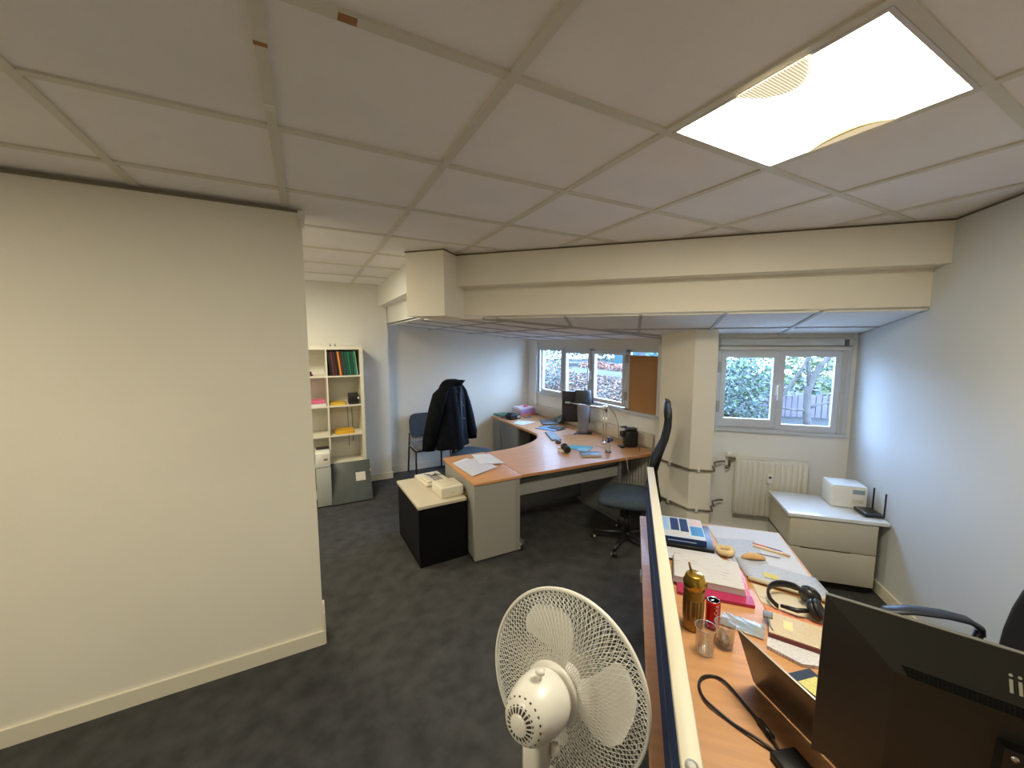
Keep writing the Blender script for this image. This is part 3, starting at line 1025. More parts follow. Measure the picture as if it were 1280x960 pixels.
m = MB()
m.loft([ringpts(.0, .02, 1.373, .002, .002), ringpts(.0, .02, 1.3725, .05, .03), ringpts(0, .02, 1.37, .10, .06), ringpts(0, .02, 1.345, .16, .085), ringpts(0, .02, 1.30, .205, .105, wob=.01), ringpts(0, .02, 1.22, .225, .12, wob=.04, ph=.5),
        ringpts(0, .02, 1.08, .23, .135, wob=.055, ph=1), ringpts(0, .02, .92, .235, .15, wob=.07, ph=1.4), ringpts(0, .02, .75, .245, .165, wob=.08, ph=1.9),
        ringpts(0, .02, .60, .25, .18, wob=.085, ph=2.2), ringpts(0, .02, .535, .25, .185, wob=.09, ph=2.4)], caps=False)
m.build('body', COAT, coat)
for sgn, pts in ((1, [(.19, .03, 1.30), (.245, .0, 1.22), (.27, -.04, 1.05), (.285, -.09, .85), (.285, -.135, .66), (.285, -.15, .53)]),
                 (-1, [(-.19, .03, 1.30), (-.24, .03, 1.22), (-.265, .07, 1.05), (-.275, .12, .86), (-.28, .155, .68), (-.28, .165, .58)])):
    rings = []
    for k, p in enumerate(pts):
        r_ = (.05, .082, .086, .082, .076, .07)[k]
        rings.append(ringpts(p[0], p[1], p[2], r_ * .9, r_ * 1.1, 20, 1.0, .05, k * 1.3))
    MB().loft(rings).build('sleeve', COAT, coat)
m = MB()
rings = []
for z_, a_, b_, cy in ((1.29, .11, .08, .055), (1.33, .105, .10, .08), (1.362, .09, .115, .095), (1.366, .075, .10, .095), (1.35, .06, .08, .085)):
    rings.append(ringpts(0, cy, z_ - .0, a_, b_, 24, .9))
m.loft(rings).build('collar', COAT, coat)
m = MB()
m.box(-.012, .012, .125, .158, .56, 1.28)
m.loft([[Vector((x_, .135 + k * .012, z_)) for x_, z_ in ()] or ringpts(0.03, .16 + .03 * (1.2 - zz), zz, .022, .012, 8) for k, zz in enumerate((1.22, 1.0, .8, .58))])
m.build('placket', mat('coat_zip_edge', (.018, .026, .05), .6), coat)
for z_ in (1.06, .90):
    MB().lathe([(.007, 0), (.007, .004)], 10, frame((.03, .20 + (1.06 - z_) * .05, z_), (PI / 2, 0, 0))).build('snap', CHROME, coat)


# ------------------------------------------------------------------ things on the corner desk
def sheet(name, label, cat, pts, z, h, ma, group=None, lbl_children=()):
    """flat thing from its four corners (world x,y)"""
    cx = sum(p[0] for p in pts) / len(pts)
    cy = sum(p[1] for p in pts) / len(pts)
    o = MB().prism([(p[0] - cx, p[1] - cy) for p in pts], 0, h).build(name, ma)
    o.location = (cx, cy, z)
    return tag(o, label, cat, group)


Z0 = DZ + .001
sheet('paper_sheet', 'printed white sheet with ruled table at the front left edge of the pedestal top', 'paper', [(1.172, 3.38), (1.20, 2.99), (1.50, 3.12), (1.45, 3.48)], Z0 + .0045, .006, LEDGER)
sheet('paper_sheet', 'plain white sheet overlapping the printed one beside the desk seam', 'paper', [(1.38, 3.26), (1.60, 3.17), (1.60, 3.52), (1.43, 3.57)], Z0 + .011, .003, PAPER)
sheet('paper_sheet', 'white sheet sticking out towards the coat, lowest of the pedestal papers', 'paper', [(1.18, 3.43), (1.21, 3.34), (1.40, 3.43), (1.35, 3.52)], Z0, .004, PAPER)


def headphone(label, loc, rz, ma_band, ma_cup, r=.085):
    t = thing('headphones', label, 'headphones', loc, rz)
    pts = [(r * math.cos(a), r * math.sin(a), .018 + .006 * math.sin(a)) for a in [PI * (.0 + k / 16) for k in range(17)]]
    rings = []
    for i, p in enumerate(pts):
        a = PI * i / 16
        d = Vector((math.cos(a), math.sin(a), 0))
        hh = .013 if 2 < i < 14 else .010
        rings.append([Vector(p) + d * .006 * math.cos(b) + Vector((0, 0, hh * math.sin(b))) for b in [2 * PI * q / 12 for q in range(12)]])
    MB().loft(rings).build('headband', ma_band, t)
    for sgn in (-1, 1):
        M = frame((r * sgn * .93, -.022, .038), (0, PI / 2 * sgn + .25 * sgn, 0))
        c = MB().lathe([(.0, -.030), (.028, -.028), (.037, -.018), (.038, .0), (.036, .008)], 24, M).build('ear_cup', ma_cup, t)
        MB().lathe([(.022, .004), (.035, .006), (.037, .014), (.030, .022), (.018, .020)], 24, M).build('ear_pad', BLACK, c)
    return t


headphone('small headphones with pale band lying on the corner desk near its front edge', (2.34, 3.27, Z0), 1.2, CREAM, BLACK, .062)
t = thing('keyboard', 'slim grey blue keyboard on the corner desk beside the curved edge', 'keyboard', (2.615, 3.88, Z0), math.radians(68))
MB().rbox(-.21, .21, -.06, .06, 0, .014, .005).build('case', mat('keyboard_grey', (.13, .17, .20), .4), t)
kk = MB()
for r_ in range(5):
    for c_ in range(15):
        kk.box(-.20 + c_ * .0267, -.178 + c_ * .0267, -.05 + r_ * .0205, -.033 + r_ * .0205, .0145, .018)
kk.build('keys', mat('key_grey', (.20, .24, .28), .4), t, 'stuff')
t = thing('mouse', 'dark computer mouse at the near end of the keyboard', 'mouse', (2.50, 3.60, Z0), 1.2)
m = MB()
m.loft([ringpts(0, 0, z_, .055 * s_, .032 * s_, 20, .9) for z_, s_ in ((.0, .92), (.008, 1.0), (.02, .95), (.03, .75), (.035, .4), (.036, .1))]).build('shell', mat('mouse_dark', (.05, .055, .06), .35), t)
MB().box(.01, .035, -.003, .003, .030, .036).build('wheel', GREYM, t)
sheet('plastic_folder', 'blue plastic folder lying behind the keyboard on the corner desk', 'folder', [(2.66, 4.37), (2.90, 4.41), (2.99, 4.19), (2.78, 4.10)], Z0, .008, mat('blue_folder', (.10, .24, .46), .35))
t = thing('tablet', 'dark tablet lying on the blue plastic folder', 'tablet', (2.90, 4.22, Z0 + .0085), .3)
MB().rbox(-.07, .07, -.10, .10, 0, .008, .003).build('body', BLACK, t)
MB().box(-.062, .062, -.09, .09, .0081, .0088).build('screen', mat('tablet_screen', (.05, .14, .20), .1), t)
sheet('paper_sheet', 'pale blue white sheet lying alone on the far wing of the corner desk', 'paper', [(2.56, 4.80), (2.72, 4.94), (2.88, 4.72), (2.60, 4.62)], Z0, .006, mat('paper_blue', (.70, .76, .82), .6))
sheet('leaflet', 'turquoise leaflet beside the small headphones on the corner desk', 'leaflet', [(2.44, 3.36), (2.56, 3.45), (2.74, 3.28), (2.60, 3.17)], Z0, .004, TURQ)
sheet('leaflet', 'pale turquoise card overlapping the turquoise leaflet', 'leaflet', [(2.47, 3.24), (2.56, 3.29), (2.63, 3.20), (2.54, 3.15)], Z0 + .0045, .003, mat('pale_turq', (.30, .55, .62), .5))
t = thing('notebook', 'closed dark blue notebook at the front edge of the corner desk', 'notebook', (2.50, 3.035, Z0), math.radians(-24))
MB().rbox(-.10, .10, -.065, .065, .0, .004, .002).rbox(-.10, .10, -.065, .065, .019, .023, .002).build('cover', mat('slate_blue_cover', (.09, .14, .20), .4), t)
MB().box(-.097, .097, -.062, .062, .0042, .0188).build('pages', PAPER, t)
t = thing('spray_bottle', 'small clear bottle with black pump on the corner desk front', 'bottle', (2.745, 3.045, Z0))
MB().lathe([(.0, 0), (.022, 0), (.026, .006), (.026, .07), (.020, .092), (.011, .10)], 20).build('body', mat('clear_plastic', (.80, .83, .85), .15, trans=.7), t)
MB().lathe([(.013, .10), (.014, .118), (.010, .12), (.008, .145), (.014, .146), (.014, .16)], 16).build('pump', BLACK, t)
MB().lathe([(.034, -.0005), (.034, .006)], 20).build('foot', BLACK, t)
# lamp arm
t = thing('desk_lamp', 'chrome arm lamp clamped on the corner desk with twin uprights', 'lamp', (2.96, 3.35, Z0))
MB().lathe([(.045, 0), (.045, .012), (.02, .02)], 20).build('base', CHROME, t)
m = MB()
for d in (-.016, .016):
    m.tube([(d * .7, -d * .7, .015), (d * .7, -d * .7, .40)], .0065, 8)
m.build('upright', CHROME, t)
MB().rbox(-.03, .03, -.016, .016, .36, .43, .008, frame((0, 0, 0), (0, 0, -.8))).build('joint', CHROME, t)
m = MB().tube([(.0, 0, .40), (-.14, .12, .42), (-.29, .27, .445)], [.011, .010, .007], 8)
m.build('arm', CHROME, t)
m = MB().tube([(.0, .0, .43), (.04, -.03, .42), (.08, -.08, .33), (.10, -.11, .22), (.10, -.12, .08)], .003, 6)
m.build('cable', GREYD, t)
MB().tube([(-.29, .27, .445), (-.33, .31, .449)], [.012, .010], 10).build('lamp_head', GREYM, t)
# monitor on the corner desk
t = thing('monitor', 'black monitor on a grey column at the back of the corner desk', 'monitor', (3.05, 3.90, Z0), 0)
Mo = frame((0, 0, 0), (0, 0, math.radians(-38)))
MB().rbox(-.30, .055, -.028, .0, .13, .53, .008, Mo @ frame((0.06, .03, 0), (.06, 0, 0))).build('screen', mat('monitor_black', (.010, .010, .016), .25), t)
rings = [[Mo @ Vector((.02 + a_ * math.cos(b), -.005 + d_ * math.sin(b), z_)) for b in [2 * PI * q / 24 for q in range(24)]] for z_, a_, d_ in ((.30, .085, .03), (.36, .105, .045), (.50, .105, .045), (.535, .10, .04), (.545, .08, .03))]
MB().loft(rings).build('back_cover', mat('monitor_back', (.035, .035, .035), .4), t)
m = MB()
m.loft([[Mo @ Vector((.03 + a_ * math.cos(b), -.055 + .6 * a_ * math.sin(b) + (z_ - .2) * .04, z_)) for b in [2 * PI * q / 20 for q in range(20)]] for z_, a_ in ((.006, .060), (.05, .062), (.20, .072), (.34, .080), (.36, .075))])
m.build('column', mat('monitor_column', (.20, .20, .24), .35), t)
MB().rbox(-.06, .14, -.11, .03, 0, .0058, .002, Mo).build('foot', BLACK, t)
m = MB().lathe([(.018, .535), (.02, .56), (.008, .575)], 14, Mo @ frame((.05, 0, .01)))
m.build('webcam', GREYM, t)
t = thing('laptop', 'blue grey laptop propped open behind the black monitor', 'laptop', (3.03, 4.61, Z0), math.radians(-115))
MB().rbox(-.16, .16, -.11, .11, 0, .016, .004).build('base', mat('laptop_grey', (.10, .13, .16), .4), t)
MB().rbox(-.16, .16, -.004, .004, 0, .21, .003, frame((0, .11, .017), (-.75, 0, 0))).build('lid', mat('laptop_lid_blue', (.10, .15, .20), .35), t)
# coffee machine
t = thing('coffee_machine', 'black capsule coffee machine at the right end of the corner desk', 'coffee machine', (3.095, 3.085, Z0), math.radians(68))
MB().rbox(-.055, .055, -.075, .075, 0, .195, .035, seg=4).build('body', BLACK, t)
MB().rbox(-.034, .034, .07, .115, .115, .185, .015, seg=3).build('spout', BLACK, t)
MB().rbox(-.045, .045, -.06, .06, .196, .216, .01, seg=3).build('lid', mat('coffee_lid', (.05, .06, .07), .25), t)
MB().rbox(-.012, .012, .045, .115, .217, .235, .006).build('lever', BLACK, t)
MB().rbox(-.045, .045, .076, .125, 0, .02, .006).build('drip_tray', BLACKM, t)
m = MB().tube([(-.03, -.076, .01), (-.05, -.082, .004), (-.10, -.06, .0035), (-.17, -.03, .0035)], .003, 6)
m.build('cord', BLACK, t)
t = thing('stapler', 'small bright blue object beside the lamp on the corner desk', 'stapler', (3.08, 3.38, Z0), .4)
MB().rbox(-.05, .05, -.014, .014, 0, .014, .005).rbox(-.045, .04, -.010, .010, .0145, .028, .005).build('body', mat('bright_blue', (.02, .06, .42), .4), t)
t = thing('memory_stick', 'tiny dark blue stick lying in front of the monitor column', 'stick', (2.93, 3.86, Z0), .8)
MB().rbox(-.028, .014, -.010, .010, 0, .008, .002).build('body', DARKBL, t)
MB().box(.014, .028, -.007, .007, .002, .006).build('plug', CHROME, t)


# books, boxes at the far end
def book(name, label, cat, loc, rz, w, d, h, cover, pages=PAPER, group=None, spine=True):
    t = thing(name, label, cat, loc, rz, group)
    c = MB().box(-w / 2, w / 2, -d / 2, d / 2, 0, .003).box(-w / 2, w / 2, -d / 2, d / 2, h - .003, h)
    if spine:
        c.box(-w / 2, w / 2, -d / 2, -d / 2 + .003, .003, h - .003)
    c.build('cover', cover, t)
    MB().box(-w / 2 + .003, w / 2 - .003, -d / 2 + .004, d / 2 - .004, .0032, h - .0032).build('pages', pages, t)
    return t


PK = mat('pale_pink_cover', (.50, .20, .32), .6)
zz = Z0
for k, (lb, c_, h_, rz_, w_) in enumerate((('orange pink book lowest of the pile in the far desk corner', mat('salmon', (.62, .22, .14), .6), .035, .05, .30), ('white edged pink book second from the bottom of the far corner pile', PK, .04, -.08, .31),
                                           ('pale lilac book third in the far corner pile', mat('lilac', (.36, .30, .55), .6), .035, .04, .30), ('white book with pink print topmost of the far corner pile', mat('white_pink', (.72, .60, .66), .6), .025, -.15, .27))):
    book('book', lb, 'book', (3.0, 5.29, zz), rz_ + math.radians(10), w_, .22, h_, c_, group='pile of books in the far desk corner')
    zz += h_ + .001
t = thing('ribbon_card', 'magenta card lying on the topmost book of the far corner pile', 'card', (3.02, 5.27, zz), .5)
MB().prism([(-.06, -.03), (.05, -.04), (.07, .03), (-.02, .04)], 0, .006).prism([(-.03, -.02), (.05, -.01), (.02, .03)], .0062, .02).build('card', PINK, t)
t = thing('label_printer', 'small black label printer on the far wing of the corner desk', 'printer', (2.71, 5.09, Z0), .25)
MB().rbox(-.10, .10, -.07, .07, 0, .075, .012).build('body', BLACK, t)
MB().rbox(-.08, .02, -.055, .055, .076, .10, .01).build('lid', BLACK, t)
MB().box(.02, .085, -.0715, -.0702, .02, .055).build('window', GREYM, t)
t = book('book', 'flat maroon book under the green folder at the far desk end', 'book', (2.66, 5.33, Z0), .2, .22, .20, .022, BROWNR)
sheet('folder', 'green folder lying on the maroon book at the far desk end', 'folder', [(2.55, 5.44), (2.74, 5.44), (2.76, 5.28), (2.57, 5.25)], Z0 + .0225, .02, mat('mid_green', (.07, .19, .12), .5))
t = thing('glasses_case', 'short black case between the maroon book and the pile of books', 'case', (2.815, 5.26, Z0), 1.2)
MB().rbox(-.04, .04, -.022, .022, 0, .035, .014, seg=3).build('body', BLACK, t)
t = thing('tape_box', 'small orange and blue box beside the book pile', 'box', (2.95, 5.07, Z0), .1)
MB().rbox(-.05, .05, -.03, .03, 0, .022, .003).build('body', mat('slate_blue', (.12, .17, .30), .5), t)
MB().box(-.052, -.01, -.031, .031, .0225, .026).build('band', ORANGE, t)
# cables on the corner desk
m = MB().tube([(2.76, 4.44, Z0 + .004), (2.88, 4.435, Z0 + .004), (2.98, 4.37, Z0 + .004), (3.06, 4.25, Z0 + .004), (3.07, 4.05, Z0 + .004)], .003, 6)
tag(m.build('cable', BLACK), 'black cable looping from the blue folder to the monitor column', 'cable')
m = MB().tube([(2.83, 3.34, Z0 + .004), (2.80, 3.25, Z0 + .004), (2.78, 3.10, Z0 + .004), (2.76, 2.84, Z0 + .004), (2.755, 2.795, Z0 + .004), (2.755, 2.785, DZ - .02), (2.77, 2.785, .58), (2.82, 2.785, .50)], .003, 6)
tag(m.build('cable', mat('white_cable', (.7, .68, .62), .5)), 'thin pale cable running over the front edge of the corner desk', 'cable')
m = MB()
for (a, b, c) in (((3.06, 2.79, .66), (3.03, 2.77, .45), (2.99, 2.80, .15)), ((3.13, 2.79, .67), (3.12, 2.76, .45), (3.05, 2.74, .12))):
    m.tube([a, b, c, (c[0], c[1], .02)], .004, 6)
tag(m.build('cable', BLACK), 'black cables hanging below the right end of the corner desk', 'cable')

# ------------------------------------------------------------------ near desk with screen
ND = DZ
nd = thing_uv('desk', 'beech desk in the foreground carrying papers and a laptop', 'desk', .475, 1.52, 0)
MB().rbox(-.397, .397, -1.10, 1.085, ND - .026, ND, .003).build('desk_top', WOOD, nd)
for sx, sy in ((-.33, .95), (.36, .95), (-.33, -1.0), (.36, -1.0)):
    MB().box(sx - .03, sx + .03, sy - .03, sy + .03, .0, ND - .027).build('leg', GREYD, nd)
MB().box(-.33, .36, .93, .955, .30, ND - .027).build('modesty_panel', mat('modesty_grey', (.08, .085, .085), .5), nd)
MB().box(-.405, -.396, .38, .44, ND - .03, ND + .002).box(-.405, -.36, .38, .44, ND - .034, ND - .027).build('screen_bracket', GREYM, nd)

scr = thing_uv('desk_screen', 'dark blue fabric desk screen with a beige top rail along the near desk', 'screen', .131, 1.56, 0)
MB().rbox(-.019, .022, -1.06, 1.055, 1.004, 1.022, .003).build('top_rail', mat('beige_rail', (.62, .57, .44), .45), scr)
MB().box(-.016, .019, -1.05, 1.045, ND + .02, 1.003).build('fabric_panel', NAVY, scr)
MB().box(-.0185, -.0163, -1.05, 1.045, .862, .868).build('groove', mat('groove_grey', (.12, .15, .19), .5), scr)
m = MB()
for y_ in (-.8, -.1, .85):
    m.box(-.010, .012, y_ - .02, y_ + .02, ND + .001, ND + .02)
m.build('foot', GREYM, scr)
m = MB().lathe([(.012, 1.0225), (.012, 1.026), (.006, 1.027)], 14, frame((0, -.83, 0)))
m.build('cap', GREYM, scr)

ZN = ND + .001


def sheet_uv(name, label, cat, pts, z, h, ma, group=None):
    cu = sum(p[0] for p in pts) / len(pts)
    cv = sum(p[1] for p in pts) / len(pts)
    o = MB().prism([(p[0] - cu, p[1] - cv) for p in pts], 0, h).build(name, ma)
    o.location = UV(cu, cv, z)
    o.rotation_euler = (0, 0, -PI / 4)
    return tag(o, label, cat, group)


# large white plan sheets
sheet_uv('paper_sheet', 'large white blank sheet covering the far end of the near desk', 'paper', [(.478, 2.585), (.862, 2.59), (.852, 2.02), (.62, 2.02), (.51, 2.19)], ZN, .0015, mat('paper_white', (.55, .55, .58), .7))
sheet_uv('paper_sheet', 'pale grey blue sheet under the pastry pieces on the near desk', 'paper', [(.49, 2.42), (.70, 2.45), (.70, 2.20), (.53, 2.17)], ZN + .002, .001, PLANP)
t = thing_uv('plan_sheet', 'large rolled edge plan sheet lying in the middle of the near desk', 'paper', .725, 2.08, ZN + .0035)
def plan(u, v):
    x_ = -.165 + .325 * u - .01 * v
    y_ = -.06 - .10 * u + .20 * v
    z_ = .003 + (.016 * (1 - v / .12) ** 2 if v < .12 else 0)
    return (x_, y_, z_)
MB().grid(plan, 6, 24, .0012).build('sheet', PLANP, t)
MB().tube([(-.165, -.068, .012), (.0, -.118, .012), (.155, -.167, .012)], .010, 10).build('rolled_edge', PAPERC, t)
for d_ in (.075, .12):
    MB().box(d_, d_ + .012, -.118 - d_ * .3, -.112 - d_ * .3, .0225, .026).build('pin', BLACK, t)
t = sheet_uv('sticky_note', 'yellow sticky note on the rolled edge plan sheet', 'note', [(.645, 2.10), (.705, 2.085), (.70, 2.04), (.64, 2.055)], ZN + .0085, .0008, STICKY)
# cream papers under the headphones
sheet_uv('paper_sheet', 'cream sheet sticking out beneath the black headphones', 'paper', [(.57, 1.99), (.84, 1.90), (.80, 1.74), (.572, 1.85)], ZN, .0022, PAPERC)
sheet_uv('paper_sheet', 'red and orange printed sheet between the headphones and the notebook', 'paper', [(.572, 1.83), (.80, 1.76), (.80, 1.66), (.58, 1.735)], ZN + .0026, .0015, printed('red_print', (.72, .30, .16), (.62, .05, .03), 30, 10, .5))
sheet_uv('paper_sheet', 'cream sheet with folded edge beside the pink folder', 'paper', [(.575, 1.985), (.61, 1.975), (.60, 1.88), (.575, 1.89)], ZN + .0026, .002, PAPERC)
# catalogues
t = thing_uv('catalogue', 'thick catalogue with blue spine and photo cover beside the desk screen', 'book', .315, 2.37, ZN + .028, math.radians(-2))
MB().box(-.12, .105, -.135, .135, 0, .003).box(-.12, .105, -.135, .135, .029, .032).box(-.12, .105, -.135, -.132, .003, .029).build('cover', DARKBL, t)
MB().box(-.117, .102, -.131, .132, .0032, .0288).build('pages', PAPER, t)
PH = mat('photo_white', (.58, .60, .62), .4)
MB().box(-.119, .104, -.128, .134, .0321, .0325).build('cover_print', PH, t)
for x0, x1, y0, y1, ma_ in ((-.11, -.08, -.05, .12, SKYBLUE), (-.07, -.025, -.045, .12, DARKBL), (-.018, .025, -.05, .12, DARKBL), (.035, .10, -.085, .03, mat('photo_blue', (.03, .22, .50), .4)), (.04, .10, .045, .12, mat('photo_rose', (.72, .50, .45), .5)), (-.06, .02, -.10, -.06, mat('photo_beige', (.62, .58, .50), .5))):
    MB().box(x0, x1, y0, y1, .0326, .0329).build('photo', ma_, t)
MB().box(-.09, .055, -.1357, -.1351, .012, .018).build('spine_lettering', mat('spine_print', (.30, .38, .55), .5), t)
t = thing_uv('binder', 'black ring binder lying under the blue spined catalogue', 'binder', .33, 2.37, ZN, math.radians(-3))
MB().rbox(-.135, .13, -.15, .14, 0, .004, .001).rbox(-.135, .13, -.15, .14, .022, .0265, .001).rbox(-.135, .13, -.15, -.146, .004, .022, .001).build('cover', BLACK, t)
MB().box(-.13, .125, -.143, .135, .0045, .0215).build('pages', PAPERC, t)
# spreadsheets and stack on pink folder
t = thing_uv('plastic_folder', 'red pink plastic folder under the white paper stack', 'folder', .385, 1.92, ZN, math.radians(-4))
MB().prism([(-.15, -.125), (.155, -.115), (.15, .16), (-.15, .16)], 0, .003).build('back_cover', RED, t)
MB().prism([(-.15, -.128), (.157, -.116), (.157, -.05), (-.15, -.05)], .0032, .014).build('front_flap', mat('pink_film', (.45, .03, .11), .25), t)
MB().prism([(.137, -.11), (.156, -.11), (.149, .155), (.132, .155)], .0032, .012).build('side_strip', mat('red_strip', (.70, .04, .05), .25), t)
t = thing_uv('paper_stack', 'thick white paper stack with handwritten top page behind the gold shaker', 'paper', .375, 1.985, ZN + .0155, math.radians(-5))
for k in range(3):
    MB().box(-.15 + .002 * k, .15 - .003 * k, -.125, .105 + .003 * k, .0105 * k, .0105 * k + .010).build('bundle', PAPER if k < 2 else printed('handwriting', (.60, .56, .51), (.40, .35, .33), 12, 3, .68), t)
sheet_uv('paper_sheet', 'white table print sheet between the paper stack and the black binder', 'paper', [(.20, 2.21), (.46, 2.20), (.50, 2.10), (.20, 2.09)], ZN + .013, .001, LEDGER)
sheet_uv('paper_stack', 'low stack of white sheets under the table print', 'paper', [(.205, 2.205), (.455, 2.195), (.49, 2.115), (.205, 2.115)], ZN, .011, PAPER)
MB_ = MB()
# gold shaker
GOLD = mat('gold_metal', (.55, .32, .05), .25, .85)
t = thing_uv('shaker', 'gold drinking shaker with a straw beside the desk screen', 'shaker', .262, 1.60, ZN)
MB().lathe([(.0, 0), (.033, 0), (.036, .008), (.037, .06), (.039, .155), (.040, .17)], 28).build('body', mat('amber_plastic', (.42, .22, .02), .2, coat=.3), t)
MB().lathe([(.0375, .045), (.0392, .075), (.0392, .125), (.0385, .13)], 28, caps=False).build('print_band', printed('gold_print', (.20, .10, .02), (.55, .33, .08), 30, 12, .45), t)
MB().lathe([(.041, .17), (.042, .196), (.039, .200), (.033, .222), (.029, .225), (.0, .225)], 28).build('lid', GOLD, t)
MB().tube([(-.012, .012, .225), (-.020, .022, .258)], .0045, 10).build('straw', mat('brown_straw', (.20, .09, .02), .3), t)
MB().rbox(.032, .046, -.008, .008, .17, .20, .003).build('catch', GOLD, t)
# red can
t = thing_uv('drink_can', 'red drink can with white script between the gold shaker and the glass', 'can', .338, 1.625, ZN, 0)
MB().lathe([(.0, .001), (.021, 0), (.0255, .008), (.0265, .012), (.0265, .098), (.0255, .104), (.0222, .112)], 28).build('body', mat('can_red', (.62, .012, .015), .25, .35), t)
MB().lathe([(.0222, .112), (.0225, .115), (.0205, .115), (.0195, .111), (.0, .111)], 28).build('lid', CHROME, t)
MB().lathe([(.0, .1115), (.007, .1115)], 14, frame((.006, -.008, .0004)), caps=False).build('opening', BLACK, t)
MB().rbox(-.012, .002, -.004, .004, .1115, .1130, .0005).build('ring_pull', CHROME, t)


def text_mesh(txt, size, ext=.0003):
    cu = bpy.data.curves.new('lettering', 'FONT')
    cu.body = txt
    cu.size = size
    cu.extrude = ext
    cu.resolution_u = 3
    o = bpy.data.objects.new('lettering_source', cu)
    COL.objects.link(o)
    dg = bpy.context.evaluated_depsgraph_get()
    me = bpy.data.meshes.new_from_object(o.evaluated_get(dg))
    bpy.data.objects.remove(o)
    return me


def lettering(txt, size, ma, parent, M=None, wrap=None, name='lettering'):
    me = text_mesh(txt, size)
    for v in me.vertices:
        p = v.co.copy()
        if wrap:
            # text runs up the can, wrapped round its side
            r_, a0, z0 = wrap
            a = a0 - p.y / r_
            p = Vector(((r_ + p.z + .0003) * math.cos(a), (r_ + p.z + .0003) * math.sin(a), z0 + p.x))
        elif M is not None:
            p = M @ p
        v.co = p
    me.materials.clear()
    me.materials.append(ma)
    o = bpy.data.objects.new(name, me)
    COL.objects.link(o)
    o.parent = parent
    return o


lettering('Coca-Cola', .022, WHITE, t, wrap=(.0265, -PI / 2 + .55, .012))
# drinking glasses
CLEAR = glass_pane('drinking_glass', (.90, .90, .89), .22, 2.2)
EDGE = mat('glass_edge', (.80, .80, .78), .08, trans=.6)


def glass_trim(t, r1, h, r0):
    ring_ = [2 * PI * i / 32 for i in range(32)]
    MB().tube([(r1 * math.cos(a), r1 * math.sin(a), h) for a in ring_], .0011, 6, closed=True).build('rim', EDGE, t)
    MB().tube([(r0 * math.cos(a), r0 * math.sin(a), .0035) for a in ring_], .0022, 6, closed=True).build('base_ring', EDGE, t)
    m = MB()
    for k in range(10):
        a = 2 * PI * k / 10
        rr_ = lambda z: r0 + .0015 + (r1 - r0) * z / h
        m.tube([(rr_(z) * math.cos(a), rr_(z) * math.sin(a), z) for z in (.006, .03, .058)], .0006, 4)
    m.build('facets', EDGE, t, 'stuff')


t = thing_uv('drinking_glass', 'empty clear tumbler standing at the desk screen', 'glass', .287, 1.475, ZN)
MB().lathe([(.0, .0), (.026, 0), (.028, .004), (.0355, .098), (.0365, .10), (.034, .099), (.0265, .012), (.0, .010)], 28).build('body', CLEAR, t)
glass_trim(t, .0358, .0995, .027)
t = thing_uv('drinking_glass', 'clear tumbler with dark coffee in its bottom next to the laptop lid', 'glass', .362, 1.53, ZN)
MB().lathe([(.0, .0), (.027, 0), (.029, .004), (.036, .088), (.037, .09), (.0345, .089), (.0275, .008), (.0, .007)], 28).build('body', CLEAR, t)
glass_trim(t, .0362, .0895, .028)
MB().lathe([(.0, .0075), (.0272, .0085), (.0292, .026), (.0, .026)], 24).build('coffee', mat('coffee', (.05, .025, .012), .2), t)
# pastry pieces
DOUGH = mat('dough', (.66, .49, .26), .8, var=.15, scale=30, bump=.5, bscale=70)
t = thing_uv('pastry', 'cream ring shaped pastry on the grey blue sheet', 'pastry', .505, 2.235, ZN + .004)
m = MB()
ring = []
for i in range(25):
    a = 2 * PI * i / 24
    ring.append((.034 * math.cos(a), .034 * math.sin(a), .020 + .002 * math.sin(3 * a)))
m.tube(ring[:-1], [.0155 + .0012 * math.sin(PI * i / 4) for i in range(24)], 10, closed=True)
m.build('ring', DOUGH, t)
MB().lathe([(.022, .0), (.016, .008), (.0, .010)], 14).build('filling', mat('dough_pale', (.70, .56, .34), .8), t)
t = thing_uv('pastry', 'small tan wedge of pastry right of the ring shaped one', 'pastry', .635, 2.225, ZN + .004, .15)
m = MB()
m.loft([[Vector((x_, w_ * math.cos(b), h_ * .5 + h_ * .5 * math.sin(b))) for b in [2 * PI * q / 12 for q in range(12)]] for x_, w_, h_ in ((-.058, .004, .006), (-.045, .014, .018), (-.01, .024, .032), (.03, .022, .028), (.055, .014, .018), (.06, .006, .008))])
m.build('crust', mat('crust', (.62, .36, .15), .7, var=.2, scale=30), t)
# ruler, pencil and knife
t = thing_uv('ruler', 'short wooden ruler on the white sheet at the right desk edge', 'ruler', .755, 2.345, ZN + .004, math.radians(-24))
MB().box(-.085, .05, -.009, .009, 0, .006).build('body', mat('pale_wood', (.70, .48, .24), .6), t)
MB().box(.05, .085, -.009, .009, 0, .006).build('tip', mat('wood_dark', (.50, .28, .12), .6), t)
t = thing_uv('pencil', 'pink and blue pencil lying along the wooden ruler', 'pencil', .745, 2.375, ZN + .007, math.radians(-24))
MB().tube([(-.07, 0, 0), (.0, 0, 0)], .0042, 8).build('shaft', mat('pencil_pink', (.65, .18, .22), .5), t)
MB().tube([(.0, 0, 0), (.06, 0, 0)], .0042, 8).tube([(.06, 0, 0), (.072, 0, 0)], [.0042, .0006], 8).build('tip', mat('pencil_violet', (.20, .18, .38), .5), t)
t = thing_uv('letter_opener', 'thin dark blade lying beneath the wooden ruler', 'knife', .72, 2.285, ZN + .004, math.radians(-10))
MB().prism([(-.05, -.004), (.05, -.003), (.06, .003), (-.05, .004)], 0, .0025).build('blade', GREYD, t)
